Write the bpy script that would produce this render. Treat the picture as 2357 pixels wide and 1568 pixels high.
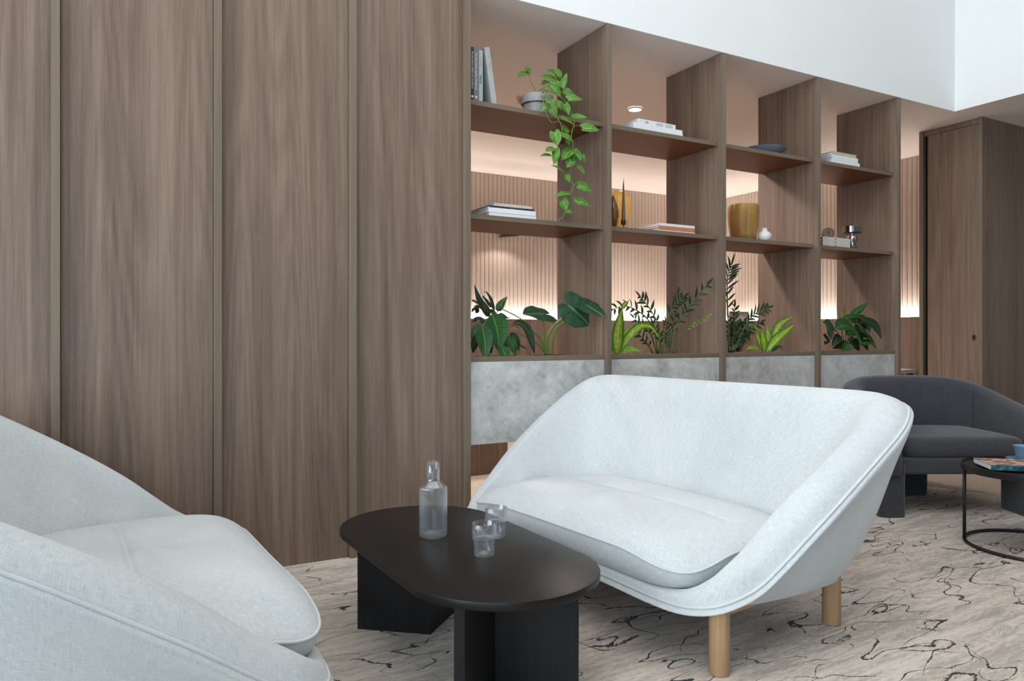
import bpy, bmesh, math, random
import numpy as np
from mathutils import Vector, Matrix
random.seed(7)
for o in list(bpy.data.objects): bpy.data.objects.remove(o)
scn = bpy.context.scene
COL = scn.collection

# ------------------------------------------------------------------ camera
FPX, TH, HY = 1691.8, 0.5074, 773.9
CAM = np.array([-1.586, -3.270, 1.0104])
cd = bpy.data.cameras.new('camera'); cd.sensor_width = 36.0; cd.lens = FPX*36/2357
cd.shift_y = (HY-784)/2357.0; cd.clip_start = 0.05
cam = bpy.data.objects.new('camera', cd); COL.objects.link(cam)
cam.location = CAM; cam.rotation_euler = (math.pi/2, 0, -TH)
scn.camera = cam
# ------------------------------------------------------------------ light
w = bpy.data.worlds.new('daylight'); scn.world = w; w.use_nodes = True
bgn = w.node_tree.nodes['Background']
bgn.inputs[0].default_value = (0.84, 0.93, 1.05, 1); bgn.inputs[1].default_value = 0.20
def area(name, loc, rot, sx, sy, power, col):
    l = bpy.data.lights.new(name, 'AREA'); l.shape = 'RECTANGLE'; l.size = sx; l.size_y = sy
    l.energy = power; l.color = col
    o = bpy.data.objects.new(name, l); COL.objects.link(o); o.location = loc; o.rotation_euler = rot
    return o
area('window_daylight', (-6.3, -2.2, 2.3), (0, -math.pi/2, 0), 3.6, 5.0, 430, (0.85, 0.945, 1.0))
area('window_daylight_front', (-3.5, -5.4, 1.5), (math.pi/2, 0, -.45), 3.0, 2.4, 88, (0.56, 0.79, 1.0))
area('skylight', (-0.5, -2.9, 5.15), (0, 0, 0), 5.8, 4.2, 190, (1.0, 0.985, 0.96))
scn.view_settings.view_transform = 'Standard'; scn.view_settings.look = 'None'
scn.view_settings.exposure = 0.0; scn.view_settings.gamma = 1.0
scn.view_settings.use_curve_mapping = False

# ------------------------------------------------------------------ helpers
_s, _c = math.sin(TH), math.cos(TH)
RV = np.array([_c, -_s, 0]); FV = np.array([_s, _c, 0]); UV_ = np.array([0, 0, 1.0])
def ray(u, v): return FV + RV*(u-1178.5)/FPX + UV_*(HY-v)/FPX
def onz(u, v, z): d = ray(u, v); return CAM + d*(z-CAM[2])/d[2]
def at(u, v, y): d = ray(u, v); return CAM + d*(y-CAM[1])/d[1]
def xat(u, y): return at(u, 774, y)[0]

def S(r, g, b):
    f = lambda c: (c/255/12.92) if c/255 <= 0.04045 else ((c/255+0.055)/1.055)**2.4
    return (f(r), f(g), f(b), 1)

def new_mat(name):
    m = bpy.data.materials.new(name); m.use_nodes = True
    nt = m.node_tree; b = nt.nodes['Principled BSDF']
    return m, nt, b
def node(nt, t, **kw):
    n = nt.nodes.new(t)
    for k, v in kw.items():
        if k.startswith('i_'):
            n.inputs[int(k[2:])].default_value = v
        else: setattr(n, k, v)
    return n
def ramp(nt, src, stops):
    r = node(nt, 'ShaderNodeValToRGB'); nt.links.new(src, r.inputs[0])
    el = r.color_ramp.elements
    while len(el) < len(stops): el.new(0.5)
    for e, (p, c) in zip(el, stops): e.position = p; e.color = c
    return r.outputs[0]
def mapping(nt, src, scale, loc=None, rot=None):
    m = node(nt, 'ShaderNodeMapping'); m.inputs['Scale'].default_value = scale
    if rot: m.inputs['Rotation'].default_value = rot
    nt.links.new(src, m.inputs[0])
    if loc is not None: nt.links.new(loc, m.inputs['Location'])
    return m.outputs[0]
def noise(nt, vec, scale=1, detail=2, rough=.5, dist=0):
    n = node(nt, 'ShaderNodeTexNoise'); n.inputs['Scale'].default_value = scale
    n.inputs['Detail'].default_value = detail; n.inputs['Roughness'].default_value = rough
    n.inputs['Distortion'].default_value = dist; nt.links.new(vec, n.inputs['Vector'])
    return n.outputs['Fac']
def mth(nt, op, a, b=None, c=None):
    m = node(nt, 'ShaderNodeMath', operation=op)
    for i, x in enumerate((a, b, c)):
        if x is None: continue
        if isinstance(x, (int, float)): m.inputs[i].default_value = x
        else: nt.links.new(x, m.inputs[i])
    return m.outputs[0]
def mix(nt, fac, a, b, blend='MIX'):
    m = node(nt, 'ShaderNodeMix', data_type='RGBA', blend_type=blend)
    for i, x in ((0, fac), (6, a), (7, b)):
        if isinstance(x, (int, float, tuple)): m.inputs[i].default_value = x
        else: nt.links.new(x, m.inputs[i])
    return m.outputs[2]
def bump(nt, h, b, strength=.2, dist=.01):
    n = node(nt, 'ShaderNodeBump'); n.inputs['Strength'].default_value = strength
    n.inputs['Distance'].default_value = dist
    nt.links.new(h, n.inputs['Height']); nt.links.new(n.outputs[0], b.inputs['Normal'])

def plain(name, col, rough=.5, metal=0, spec=.5, coat=0, sheen=0, var=.06, vscale=14):
    m, nt, b = new_mat(name)
    tc = node(nt, 'ShaderNodeTexCoord').outputs['Object']
    n = noise(nt, tc, vscale, 3, .6)
    lo = tuple(c*(1-var) for c in col[:3])+(1,); hi = tuple(min(1, c*(1+var)) for c in col[:3])+(1,)
    nt.links.new(ramp(nt, n, [(.3, lo), (.7, hi)]), b.inputs['Base Color'])
    b.inputs['Roughness'].default_value = rough; b.inputs['Metallic'].default_value = metal
    b.inputs['Specular IOR Level'].default_value = spec; b.inputs['Coat Weight'].default_value = coat
    b.inputs['Sheen Weight'].default_value = sheen
    return m

def wood(name, axis='z', spec=.4, dark=(82, 66, 55), mid=(116, 97, 84), light=(147, 127, 111), rough=.48, contrast=1.0, fig=1.0):
    m, nt, b = new_mat(name)
    tc = node(nt, 'ShaderNodeTexCoord').outputs['Object']
    rnd = node(nt, 'ShaderNodeObjectInfo').outputs['Random']
    off = node(nt, 'ShaderNodeCombineXYZ')
    for i, k in enumerate((37.0, 21.0, 13.0)): nt.links.new(mth(nt, 'MULTIPLY', rnd, k), off.inputs[i])
    add = node(nt, 'ShaderNodeVectorMath', operation='ADD'); nt.links.new(tc, add.inputs[0]); nt.links.new(off.outputs[0], add.inputs[1])
    v = add.outputs[0]
    def sc(a, l): return {'z': (a, a, l), 'x': (l, a, a), 'y': (a, l, a)}[axis]
    big = noise(nt, mapping(nt, v, sc(11, .22)), 1, 4, .6, .35)
    wv = noise(nt, mapping(nt, v, sc(4.2*fig, .26)), 1, 1.2, .4, .15)
    rings = mth(nt, 'SINE', mth(nt, 'MULTIPLY', wv, 110.0))
    rings = mth(nt, 'MULTIPLY_ADD', rings, .5, .5)
    midn = noise(nt, mapping(nt, v, sc(55, .9)), 1, 3, .6, .2)
    fine = noise(nt, mapping(nt, v, sc(330, 5)), 1, 2, .6)
    pore = noise(nt, mapping(nt, v, sc(900, 22)), 1, 2, .6)
    f = mth(nt, 'MULTIPLY', big, .42)
    f = mth(nt, 'MULTIPLY_ADD', rings, .055, f)
    f = mth(nt, 'MULTIPLY_ADD', midn, .27, f)
    f = mth(nt, 'MULTIPLY_ADD', fine, .25, f)
    f = mth(nt, 'MULTIPLY_ADD', pore, .17, f)
    f = mth(nt, 'MULTIPLY_ADD', mth(nt, 'SUBTRACT', f, .572), contrast, .5)
    col = ramp(nt, f, [(.30, S(*dark)), (.5, S(*mid)), (.72, S(*light))])
    nt.links.new(col, b.inputs['Base Color'])
    b.inputs['Roughness'].default_value = rough; b.inputs['Specular IOR Level'].default_value = spec
    bump(nt, fine, b, .06, .002)
    return m

def fabric(name, c1, c2, scale=1.0, rough=.95):
    m, nt, b = new_mat(name)
    uv = node(nt, 'ShaderNodeTexCoord').outputs['UV']
    a = noise(nt, mapping(nt, uv, (620*scale, 40*scale, 1)), 1, 2, .6)
    d = noise(nt, mapping(nt, uv, (40*scale, 620*scale, 1)), 1, 2, .6)
    g = noise(nt, mapping(nt, uv, (3, 3, 1)), 1, 2, .5)
    f = mth(nt, 'MULTIPLY_ADD', a, .5, mth(nt, 'MULTIPLY', d, .5))
    f2 = mth(nt, 'MULTIPLY_ADD', g, .25, mth(nt, 'SUBTRACT', f, .125))
    nt.links.new(ramp(nt, f2, [(.36, S(*c1)), (.64, S(*c2))]), b.inputs['Base Color'])
    b.inputs['Roughness'].default_value = rough; b.inputs['Sheen Weight'].default_value = .25
    b.inputs['Specular IOR Level'].default_value = .2
    wa = node(nt, 'ShaderNodeTexWave', wave_type='BANDS', bands_direction='X'); wa.inputs['Scale'].default_value = 100*scale
    wb = node(nt, 'ShaderNodeTexWave', wave_type='BANDS', bands_direction='Y'); wb.inputs['Scale'].default_value = 100*scale
    for q in (wa, wb): q.inputs['Distortion'].default_value = .6; nt.links.new(uv, q.inputs[0])
    h = mth(nt, 'ADD', mth(nt, 'MULTIPLY', wa.outputs['Fac'], wb.outputs['Fac']), f)
    bump(nt, h, b, .22, .0015)
    return m

def leafmat(name, base, rib, edge=None, vn=.17, dark=None, trans=.22, ribw=.07, rough=.42):
    m, nt, b = new_mat(name)
    tc = node(nt, 'ShaderNodeTexCoord'); uv = tc.outputs['UV']
    sep = node(nt, 'ShaderNodeSeparateXYZ'); nt.links.new(uv, sep.inputs[0])
    au = mth(nt, 'ABSOLUTE', mth(nt, 'SUBTRACT', sep.outputs[0], .5))           # 0 midrib .. .5 edge
    n = noise(nt, tc.outputs['Object'], 60, 2, .5)
    dk = dark or tuple(int(x*.72) for x in base)
    col = ramp(nt, n, [(.3, S(*dk)), (.7, S(*base))])
    # side veins: slanted bands in leaf coordinates
    ph = mth(nt, 'MULTIPLY_ADD', au, -14.0, mth(nt, 'MULTIPLY', sep.outputs[1], 84.0))
    vein = mth(nt, 'POWER', mth(nt, 'MULTIPLY_ADD', mth(nt, 'SINE', ph), .5, .5), 16)
    col = mix(nt, mth(nt, 'MULTIPLY', vein, vn), col, S(*rib))
    ribm = mth(nt, 'LESS_THAN', mth(nt, 'ADD', au, mth(nt, 'MULTIPLY', n, .0)), ribw*.5)
    col = mix(nt, mth(nt, 'MULTIPLY', ribm, .75), col, S(*rib))
    if edge:
        e = mth(nt, 'GREATER_THAN', mth(nt, 'ADD', au, mth(nt, 'MULTIPLY', n, .10)), .36)
        col = mix(nt, e, col, S(*edge))
    nt.links.new(col, b.inputs['Base Color']); b.inputs['Roughness'].default_value = rough
    tr = node(nt, 'ShaderNodeBsdfTranslucent'); nt.links.new(col, tr.inputs[0])
    ms = node(nt, 'ShaderNodeMixShader'); ms.inputs[0].default_value = trans
    nt.links.new(b.outputs[0], ms.inputs[1]); nt.links.new(tr.outputs[0], ms.inputs[2])
    nt.links.new(ms.outputs[0], nt.nodes['Material Output'].inputs[0])
    bump(nt, vein, b, .12, .002)
    return m

def glow(name, col, strength):
    m, nt, b = new_mat(name)
    b.inputs['Base Color'].default_value = col
    b.inputs['Emission Color'].default_value = col; b.inputs['Emission Strength'].default_value = strength
    return m

M = {}
M['wood_v'] = wood('walnut_vertical', 'z')
M['wood_v2'] = wood('walnut_straight', 'z', fig=2.2)
M['wood_x_warm_lit'] = wood('walnut_shelf_warm_lit', 'x', dark=(82, 46, 28), mid=(104, 60, 38), light=(124, 78, 54), fig=2.0, contrast=.8)  # darker, redder walnut: warm bounce light on the shelf undersides put into the colour
M['wood_edge'] = wood('walnut_edge_band', 'z', dark=(92, 80, 66), mid=(116, 102, 86), light=(134, 120, 104), fig=2.6, contrast=.6)
M['wood_edge_x'] = wood('walnut_edge_band_flat', 'x', dark=(92, 80, 66), mid=(114, 100, 84), light=(132, 118, 102), fig=2.6, contrast=.6)
M['oak'] = wood('oak_leg', 'z', dark=(146, 114, 80), mid=(176, 141, 104), light=(198, 165, 128), rough=.5, fig=3)
M['oak_x'] = wood('oak_rail', 'x', dark=(146, 114, 80), mid=(176, 141, 104), light=(198, 165, 128), rough=.5, fig=3)
M['black_wood'] = wood('black_stained_oak', 'y', spec=.28, dark=(14, 12, 11), mid=(21, 18, 17), light=(30, 26, 24), rough=.38, fig=2.2, contrast=.9)
M['black_wood_v'] = wood('black_stained_oak_vertical', 'z', spec=.28, dark=(14, 14, 15), mid=(22, 22, 24), light=(32, 32, 34), rough=.5, fig=2.4, contrast=.9)
M['white_paint'] = plain('white_paint', S(236, 238, 238), .85, var=.012, vscale=2)
M['ceiling_paint'] = plain('ceiling_paint', S(234, 228, 223), .9, var=.012, vscale=2)
M['fabric_light'] = fabric('pale_grey_weave', (178, 182, 183), (208, 212, 213))
M['fabric_dark'] = fabric('charcoal_weave', (52, 52, 57), (72, 71, 76), rough=.85)
M['piping'] = plain('pale_piping', S(196, 200, 201), .9)
M['black_metal'] = plain('black_powder_coat', S(22, 21, 21), .45)
M['white_paper'] = plain('white_paper', S(228, 230, 232), .7, var=.03)
M['cream_paper'] = plain('cream_paper', S(206, 198, 188), .7, var=.03)
M['grey_paper'] = plain('grey_paper', S(168, 172, 170), .6)
M['black_cover'] = plain('black_cover', S(34, 35, 38), .5)
M['slate_cover'] = plain('slate_cover', S(110, 114, 120), .5)
M['orange_cover'] = plain('terracotta_cover', S(196, 124, 92), .6)
M['sage_cover'] = plain('sage_cover', S(186, 182, 156), .6)
M['ink'] = plain('black_ink', S(28, 28, 30), .7)
M['ink_grey'] = plain('grey_ink', S(120, 122, 124), .7)
M['white_ink'] = plain('white_ink', S(220, 220, 216), .7)
M['fluted'] = plain('fluted_panel', S(204, 190, 178), .7, var=.03, vscale=6)
M['soil'] = plain('potting_soil', S(52, 38, 30), .95, var=.4, vscale=120)
M['pot_grey'] = plain('grey_stoneware', S(158, 156, 154), .7, var=.07, vscale=30)
M['blue_ceramic'] = plain('blue_grey_ceramic', S(112, 128, 146), .45, var=.06, vscale=30)
M['cup_blue'] = plain('blue_glaze', S(104, 132, 156), .25, coat=.3)
M['white_ceramic'] = plain('white_ceramic', S(224, 224, 222), .35, var=.05, vscale=60)
M['bronze'] = plain('dark_bronze', S(92, 80, 70), .38, metal=.85)
M['rock_gold'] = plain('gold_brown_rock', S(122, 92, 48), .42, metal=.35, var=.25, vscale=30)
M['chrome'] = plain('polished_steel', S(150, 146, 142), .16, metal=1)
M['candle'] = plain('brown_wax', S(92, 80, 80), .5)
M['screen'] = plain('monitor_black', S(14, 14, 16), .3)
M['lamp_dark'] = plain('brown_lamp_enamel', S(60, 48, 40), .4)
M['stem'] = plain('green_stem', S(112, 138, 62), .5, var=.2)
M['stem_dark'] = plain('dark_green_stem', S(70, 92, 44), .5, var=.2)
M['dry'] = plain('dried_leaf', S(120, 84, 58), .8, var=.2)
M['leaf_pothos'] = leafmat('pothos_leaf', (104, 164, 58), (156, 198, 100), vn=.06, trans=.3)
M['leaf_lily'] = leafmat('lily_leaf', (44, 98, 40), (96, 148, 74))
M['leaf_elephant'] = leafmat('elephant_ear_leaf', (40, 88, 58), (110, 150, 110), ribw=.05, rough=.5)
M['leaf_zz'] = leafmat('zz_leaf', (36, 62, 32), (60, 92, 50), rough=.3, trans=.12)
M['leaf_lime'] = leafmat('lime_leaf', (132, 190, 50), (176, 216, 90), trans=.35)
M['leaf_drac'] = leafmat('dracaena_leaf', (168, 196, 52), (206, 214, 96), edge=(58, 122, 30), ribw=.05, trans=.3)
M['downlight'] = glow('downlight_lens', (1, .9, .76, 1), 14)
M['bulb'] = glow('lamp_bulb', (1, .86, .68, 1), 20)
M['led'] = glow('led_strip', (1, .84, .62, 1), 4)

def glassmat(name, col, rough=.03, ior=1.45):
    m, nt, b = new_mat(name)
    b.inputs['Base Color'].default_value = col; b.inputs['Transmission Weight'].default_value = 1
    b.inputs['Roughness'].default_value = rough; b.inputs['IOR'].default_value = ior
    n = noise(nt, node(nt, 'ShaderNodeTexCoord').outputs['Object'], 40, 2, .5)
    bump(nt, n, b, .02, .001)
    return m
def thin_glass():
    m, nt, b = new_mat('ribbed_glass')
    out = nt.nodes['Material Output']
    tr = node(nt, 'ShaderNodeBsdfTransparent'); tr.inputs[0].default_value = (.955, .965, .975, 1)
    gl = node(nt, 'ShaderNodeBsdfGlossy'); gl.inputs['Roughness'].default_value = .06
    tl = node(nt, 'ShaderNodeBsdfTranslucent'); tl.inputs[0].default_value = (.9, .94, 1, 1)
    lw = node(nt, 'ShaderNodeLayerWeight'); lw.inputs[0].default_value = .42
    n = noise(nt, node(nt, 'ShaderNodeTexCoord').outputs['Object'], 30, 2, .5)
    a = node(nt, 'ShaderNodeMixShader'); nt.links.new(mth(nt, 'MULTIPLY_ADD', n, .06, .03), a.inputs[0])
    nt.links.new(tr.outputs[0], a.inputs[1]); nt.links.new(tl.outputs[0], a.inputs[2])
    c = node(nt, 'ShaderNodeMixShader'); nt.links.new(mth(nt, 'MULTIPLY_ADD', lw.outputs['Facing'], .55, .03), c.inputs[0])
    nt.links.new(a.outputs[0], c.inputs[1]); nt.links.new(gl.outputs[0], c.inputs[2])
    nt.links.new(c.outputs[0], out.inputs[0])
    return m
M['glass'] = thin_glass()
def amber():
    m, nt, b = new_mat('amber_resin')
    n = noise(nt, node(nt, 'ShaderNodeTexCoord').outputs['Object'], 9, 2, .5)
    nt.links.new(ramp(nt, n, [(.3, S(138, 106, 50)), (.7, S(168, 134, 74))]), b.inputs['Base Color'])
    b.inputs['Roughness'].default_value = .45; b.inputs['Subsurface Weight'].default_value = .22
    b.inputs['Subsurface Radius'].default_value = (.06, .04, .015); b.inputs['Subsurface Scale'].default_value = .5
    return m
M['amber'] = amber()
def opal():
    m, nt, b = new_mat('yellow_opal_glass')
    n = noise(nt, node(nt, 'ShaderNodeTexCoord').outputs['Object'], 6, 2, .5)
    col = ramp(nt, n, [(.3, S(248, 214, 130)), (.7, S(252, 230, 170))])
    nt.links.new(col, b.inputs['Base Color']); b.inputs['Roughness'].default_value = .18
    tl = node(nt, 'ShaderNodeBsdfTranslucent'); nt.links.new(col, tl.inputs[0])
    ms = node(nt, 'ShaderNodeMixShader'); ms.inputs[0].default_value = .6
    nt.links.new(b.outputs[0], ms.inputs[1]); nt.links.new(tl.outputs[0], ms.inputs[2]); nt.links.new(ms.outputs[0], nt.nodes['Material Output'].inputs[0])
    return m
M['yellow_opal'] = opal()

def stone():
    m, nt, b = new_mat('grey_stone')
    tc = node(nt, 'ShaderNodeTexCoord').outputs['Object']
    rnd = node(nt, 'ShaderNodeObjectInfo').outputs['Random']
    off = node(nt, 'ShaderNodeCombineXYZ'); nt.links.new(mth(nt, 'MULTIPLY', rnd, 9.0), off.inputs[0]); nt.links.new(mth(nt, 'MULTIPLY', rnd, 5.0), off.inputs[2])
    v = mapping(nt, tc, (1, 1, 1), off.outputs[0])
    a = noise(nt, v, 3.2, 5, .62, .8); c = noise(nt, v, 22, 4, .7); e = noise(nt, v, 90, 2, .6)
    vo = node(nt, 'ShaderNodeTexVoronoi'); vo.inputs['Scale'].default_value = 26; nt.links.new(v, vo.inputs[0])
    f = mth(nt, 'MULTIPLY_ADD', a, .55, mth(nt, 'MULTIPLY', c, .3)); f = mth(nt, 'MULTIPLY_ADD', e, .15, f)
    col = ramp(nt, f, [(.36, S(150, 148, 144)), (.47, S(182, 181, 177)), (.56, S(200, 200, 197)), (.66, S(212, 212, 210))])
    dk = mth(nt, 'MULTIPLY', mth(nt, 'LESS_THAN', vo.outputs['Distance'], .2), mth(nt, 'GREATER_THAN', a, .60))
    col = mix(nt, mth(nt, 'MULTIPLY', dk, .35), col, S(140, 142, 138))
    nt.links.new(col, b.inputs['Base Color']); b.inputs['Roughness'].default_value = .62
    return m
M['stone'] = stone()

def carpet():
    m, nt, b = new_mat('patterned_carpet')
    tc = node(nt, 'ShaderNodeTexCoord').outputs['Object']
    v = mapping(nt, tc, (1, 1, 1), rot=(0, 0, -.05))
    st = noise(nt, mapping(nt, v, (3.2, 26, 1)), 1, 4, .65, .3)
    patch = noise(nt, mapping(nt, v, (1.1, 3.2, 1)), 1, 3, .6, .4)
    mot = noise(nt, mapping(nt, v, (26, 95, 1)), 1, 3, .7, .3)
    sp = noise(nt, v, 210, 2, .7)
    sp2 = noise(nt, v, 560, 1, .6)
    f = mth(nt, 'MULTIPLY_ADD', st, .30, mth(nt, 'MULTIPLY', patch, .22))
    f = mth(nt, 'MULTIPLY_ADD', mot, .26, f)
    f = mth(nt, 'MULTIPLY_ADD', sp, .16, f); f = mth(nt, 'MULTIPLY_ADD', sp2, .06, f)
    col = ramp(nt, f, [(.40, S(166, 154, 143)), (.47, S(182, 170, 158)), (.51, S(208, 195, 182)), (.60, S(226, 213, 200))])
    # meandering tufted lines: contour lines of a stretched noise, broken up by a second noise
    jit = noise(nt, v, 110, 2, .6)
    def lines(scale, level, off, wmul, brk):
        mp = node(nt, 'ShaderNodeMapping'); mp.inputs['Scale'].default_value = scale; mp.inputs['Location'].default_value = off
        nt.links.new(v, mp.inputs[0])
        n = noise(nt, mp.outputs[0], 1, 2.2, .48, .35)
        n = mth(nt, 'MULTIPLY_ADD', mth(nt, 'SUBTRACT', jit, .5), .022, n)
        dd = mth(nt, 'ABSOLUTE', mth(nt, 'SUBTRACT', n, level))
        wn = noise(nt, mapping(nt, mp.outputs[0], (1.3, 1.3, 1)), 1, 2, .5)
        wd = mth(nt, 'MINIMUM', mth(nt, 'MULTIPLY', mth(nt, 'SUBTRACT', wn, brk), wmul*1.5), .0042)
        return mth(nt, 'LESS_THAN', dd, wd)
    l1 = lines((1.9, 4.6, 1), .50, (3.1, 1.7, 0), .030, .40)
    l2 = lines((1.7, 4.2, 1), .44, (9.7, 4.2, 0), .028, .44)
    l3 = lines((2.1, 5.0, 1), .56, (5.3, 8.8, 0), .028, .45)
    ln = mth(nt, 'MAXIMUM', l1, mth(nt, 'MAXIMUM', l2, l3))
    ln = mth(nt, 'MULTIPLY', ln, mth(nt, 'GREATER_THAN', jit, .30))
    col = mix(nt, ln, col, S(44, 41, 40))
    nt.links.new(col, b.inputs['Base Color']); b.inputs['Roughness'].default_value = 1
    b.inputs['Specular IOR Level'].default_value = .1; b.inputs['Sheen Weight'].default_value = .15
    h = mth(nt, 'ADD', sp2, mth(nt, 'MULTIPLY', sp, .6)); bump(nt, h, b, .6, .006)
    return m
M['carpet'] = carpet()
def carpet2():
    m, nt, b = new_mat('plain_carpet')
    tc = node(nt, 'ShaderNodeTexCoord').outputs['Object']
    a = noise(nt, mapping(nt, tc, (30, 90, 1)), 1, 3, .7); d = noise(nt, tc, 420, 1, .6)
    f = mth(nt, 'MULTIPLY_ADD', a, .6, mth(nt, 'MULTIPLY', d, .4))
    nt.links.new(ramp(nt, f, [(.35, S(142, 128, 114)), (.65, S(186, 170, 154))]), b.inputs['Base Color'])
    b.inputs['Roughness'].default_value = 1; bump(nt, d, b, .5, .005)
    return m
M['carpet_plain'] = carpet2()
def coverart():
    m, nt, b = new_mat('printed_cover')
    tc = node(nt, 'ShaderNodeTexCoord').outputs['Object']
    n = noise(nt, tc, 14, 2, .5, .6)
    nt.links.new(ramp(nt, n, [(.36, S(118, 104, 92)), (.47, S(126, 120, 108)), (.50, S(206, 176, 160)), (.58, S(214, 160, 146)), (.66, S(176, 110, 92))]), b.inputs['Base Color'])
    b.inputs['Roughness'].default_value = .35
    return m
M['cover_art'] = coverart()
def spineart():
    m, nt, b = new_mat('printed_spine')
    tc = node(nt, 'ShaderNodeTexCoord').outputs['Object']
    n = noise(nt, tc, 40, 3, .6)
    nt.links.new(ramp(nt, n, [(.35, S(28, 44, 74)), (.5, S(30, 92, 104)), (.65, S(74, 132, 128))]), b.inputs['Base Color'])
    b.inputs['Roughness'].default_value = .35
    return m
M['spine_art'] = spineart()

class MB:
    def __init__(s): s.v = []; s.f = []; s.uv = {}
    def add(s, verts, faces, uvs=None):
        o = len(s.v); s.v += [tuple(map(float, p)) for p in verts]
        for k, fc in enumerate(faces):
            s.f.append(tuple(i+o for i in fc))
            if uvs is not None: s.uv[len(s.f)-1] = [uvs[i] for i in fc]
        return s
    def box(s, x0, x1, y0, y1, z0, z1):
        x0, x1 = min(x0, x1), max(x0, x1); y0, y1 = min(y0, y1), max(y0, y1); z0, z1 = min(z0, z1), max(z0, z1)
        return s.add([(x0,y0,z0),(x1,y0,z0),(x1,y1,z0),(x0,y1,z0),(x0,y0,z1),(x1,y0,z1),(x1,y1,z1),(x0,y1,z1)],
                     [(3,2,1,0),(4,5,6,7),(0,1,5,4),(1,2,6,5),(2,3,7,6),(3,0,4,7)])
    def prism(s, poly, z0, z1):
        n = len(poly)
        return s.add([(x,y,z0) for x,y in poly]+[(x,y,z1) for x,y in poly],
                     [tuple(range(n))[::-1], tuple(range(n,2*n))]+[(i,(i+1)%n,n+(i+1)%n,n+i) for i in range(n)])
    def lathe(s, prof, seg=48, c=(0,0,0), mod=None):
        vs = []; n = len(prof)
        for k in range(seg):
            a = 2*math.pi*k/seg
            for j, (r, z) in enumerate(prof):
                rr = r if mod is None else mod(r, z, a, j)
                vs.append((c[0]+rr*math.cos(a), c[1]+rr*math.sin(a), c[2]+z))
        fs = [(k*n+j, ((k+1)%seg)*n+j, ((k+1)%seg)*n+j+1, k*n+j+1) for k in range(seg) for j in range(n-1)]
        o = s.add(vs, fs)
        if mod is None:
            pass
        return o
    def tube(s, pts, r, seg=8, closed=False, caps=True):
        pts = [Vector(p) for p in pts]; n = len(pts); vs = []; up = None
        for i, p in enumerate(pts):
            if closed: t = (pts[(i+1)%n]-pts[i-1]).normalized()
            else: t = (pts[min(i+1,n-1)]-pts[max(i-1,0)]).normalized()
            if up is None:
                up = Vector((0,0,1)) if abs(t.z) < .9 else Vector((1,0,0))
            a = t.cross(up)
            if a.length < 1e-6: a = t.cross(Vector((1,0,0)))
            a.normalize(); b = a.cross(t).normalized(); up = b
            rr = r[i] if isinstance(r, (list, tuple)) else r
            for k in range(seg):
                th = 2*math.pi*k/seg; vs.append(p+(a*math.cos(th)+b*math.sin(th))*rr)
        fs = []
        for i in range(n if closed else n-1):
            j = (i+1) % n
            for k in range(seg): fs.append((i*seg+k, j*seg+k, j*seg+(k+1)%seg, i*seg+(k+1)%seg))
        if caps and not closed: fs += [tuple(range(seg)), tuple(range((n-1)*seg, n*seg))[::-1]]
        return s.add(vs, fs)
    def grid(s, P, closed_u=False, uv=None):
        nu, nv = len(P), len(P[0]); vs = [p for row in P for p in row]
        fs = [(i*nv+j, ((i+1)%nu)*nv+j, ((i+1)%nu)*nv+j+1, i*nv+j+1) for i in range(nu if closed_u else nu-1) for j in range(nv-1)]
        if uv is None: return s.add(vs, fs)
        o = len(s.v); s.v += [tuple(map(float, p)) for p in vs]
        for fc in fs:
            s.f.append(tuple(k+o for k in fc)); u = []
            i0 = fc[0]//nv
            for n_, k in enumerate(fc):
                i, j = k//nv, k%nv
                ii = i0+1 if n_ in (1, 2) else i0
                u.append(uv(ii, j))
            s.uv[len(s.f)-1] = u
        return s
    def build(s, name, mat, parent=None, bevel=0, smooth=False, seg=2, world=False, weld=False, auto=None):
        v = s.v
        if world and parent is not None:
            mi = parent.matrix_basis.inverted()
            if parent.parent is not None: mi = mi @ parent.parent.matrix_basis.inverted()
            v = [tuple(mi @ Vector(p)) for p in v]
        me = bpy.data.meshes.new(name); me.from_pydata(v, [], s.f)
        if s.uv:
            l = me.uv_layers.new(name='UVMap')
            for p in me.polygons:
                u = s.uv.get(p.index)
                if u:
                    for li, q in zip(p.loop_indices, u): l.data[li].uv = q
        bm = bmesh.new(); bm.from_mesh(me)
        if weld: bmesh.ops.remove_doubles(bm, verts=bm.verts, dist=1e-5)
        bmesh.ops.recalc_face_normals(bm, faces=bm.faces)
        if bevel: bmesh.ops.bevel(bm, geom=[e for e in bm.edges if len(e.link_faces) == 2 and e.calc_face_angle() > .6], offset=bevel, segments=seg, affect='EDGES', profile=.6)
        bm.to_mesh(me); bm.free()
        if smooth:
            me.shade_smooth()
            if auto: me.set_sharp_from_angle(angle=auto)
        o = bpy.data.objects.new(name, me); COL.objects.link(o)
        me.materials.append(M[mat] if isinstance(mat, str) else mat)
        if parent is not None: o.parent = parent
        return o

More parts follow.
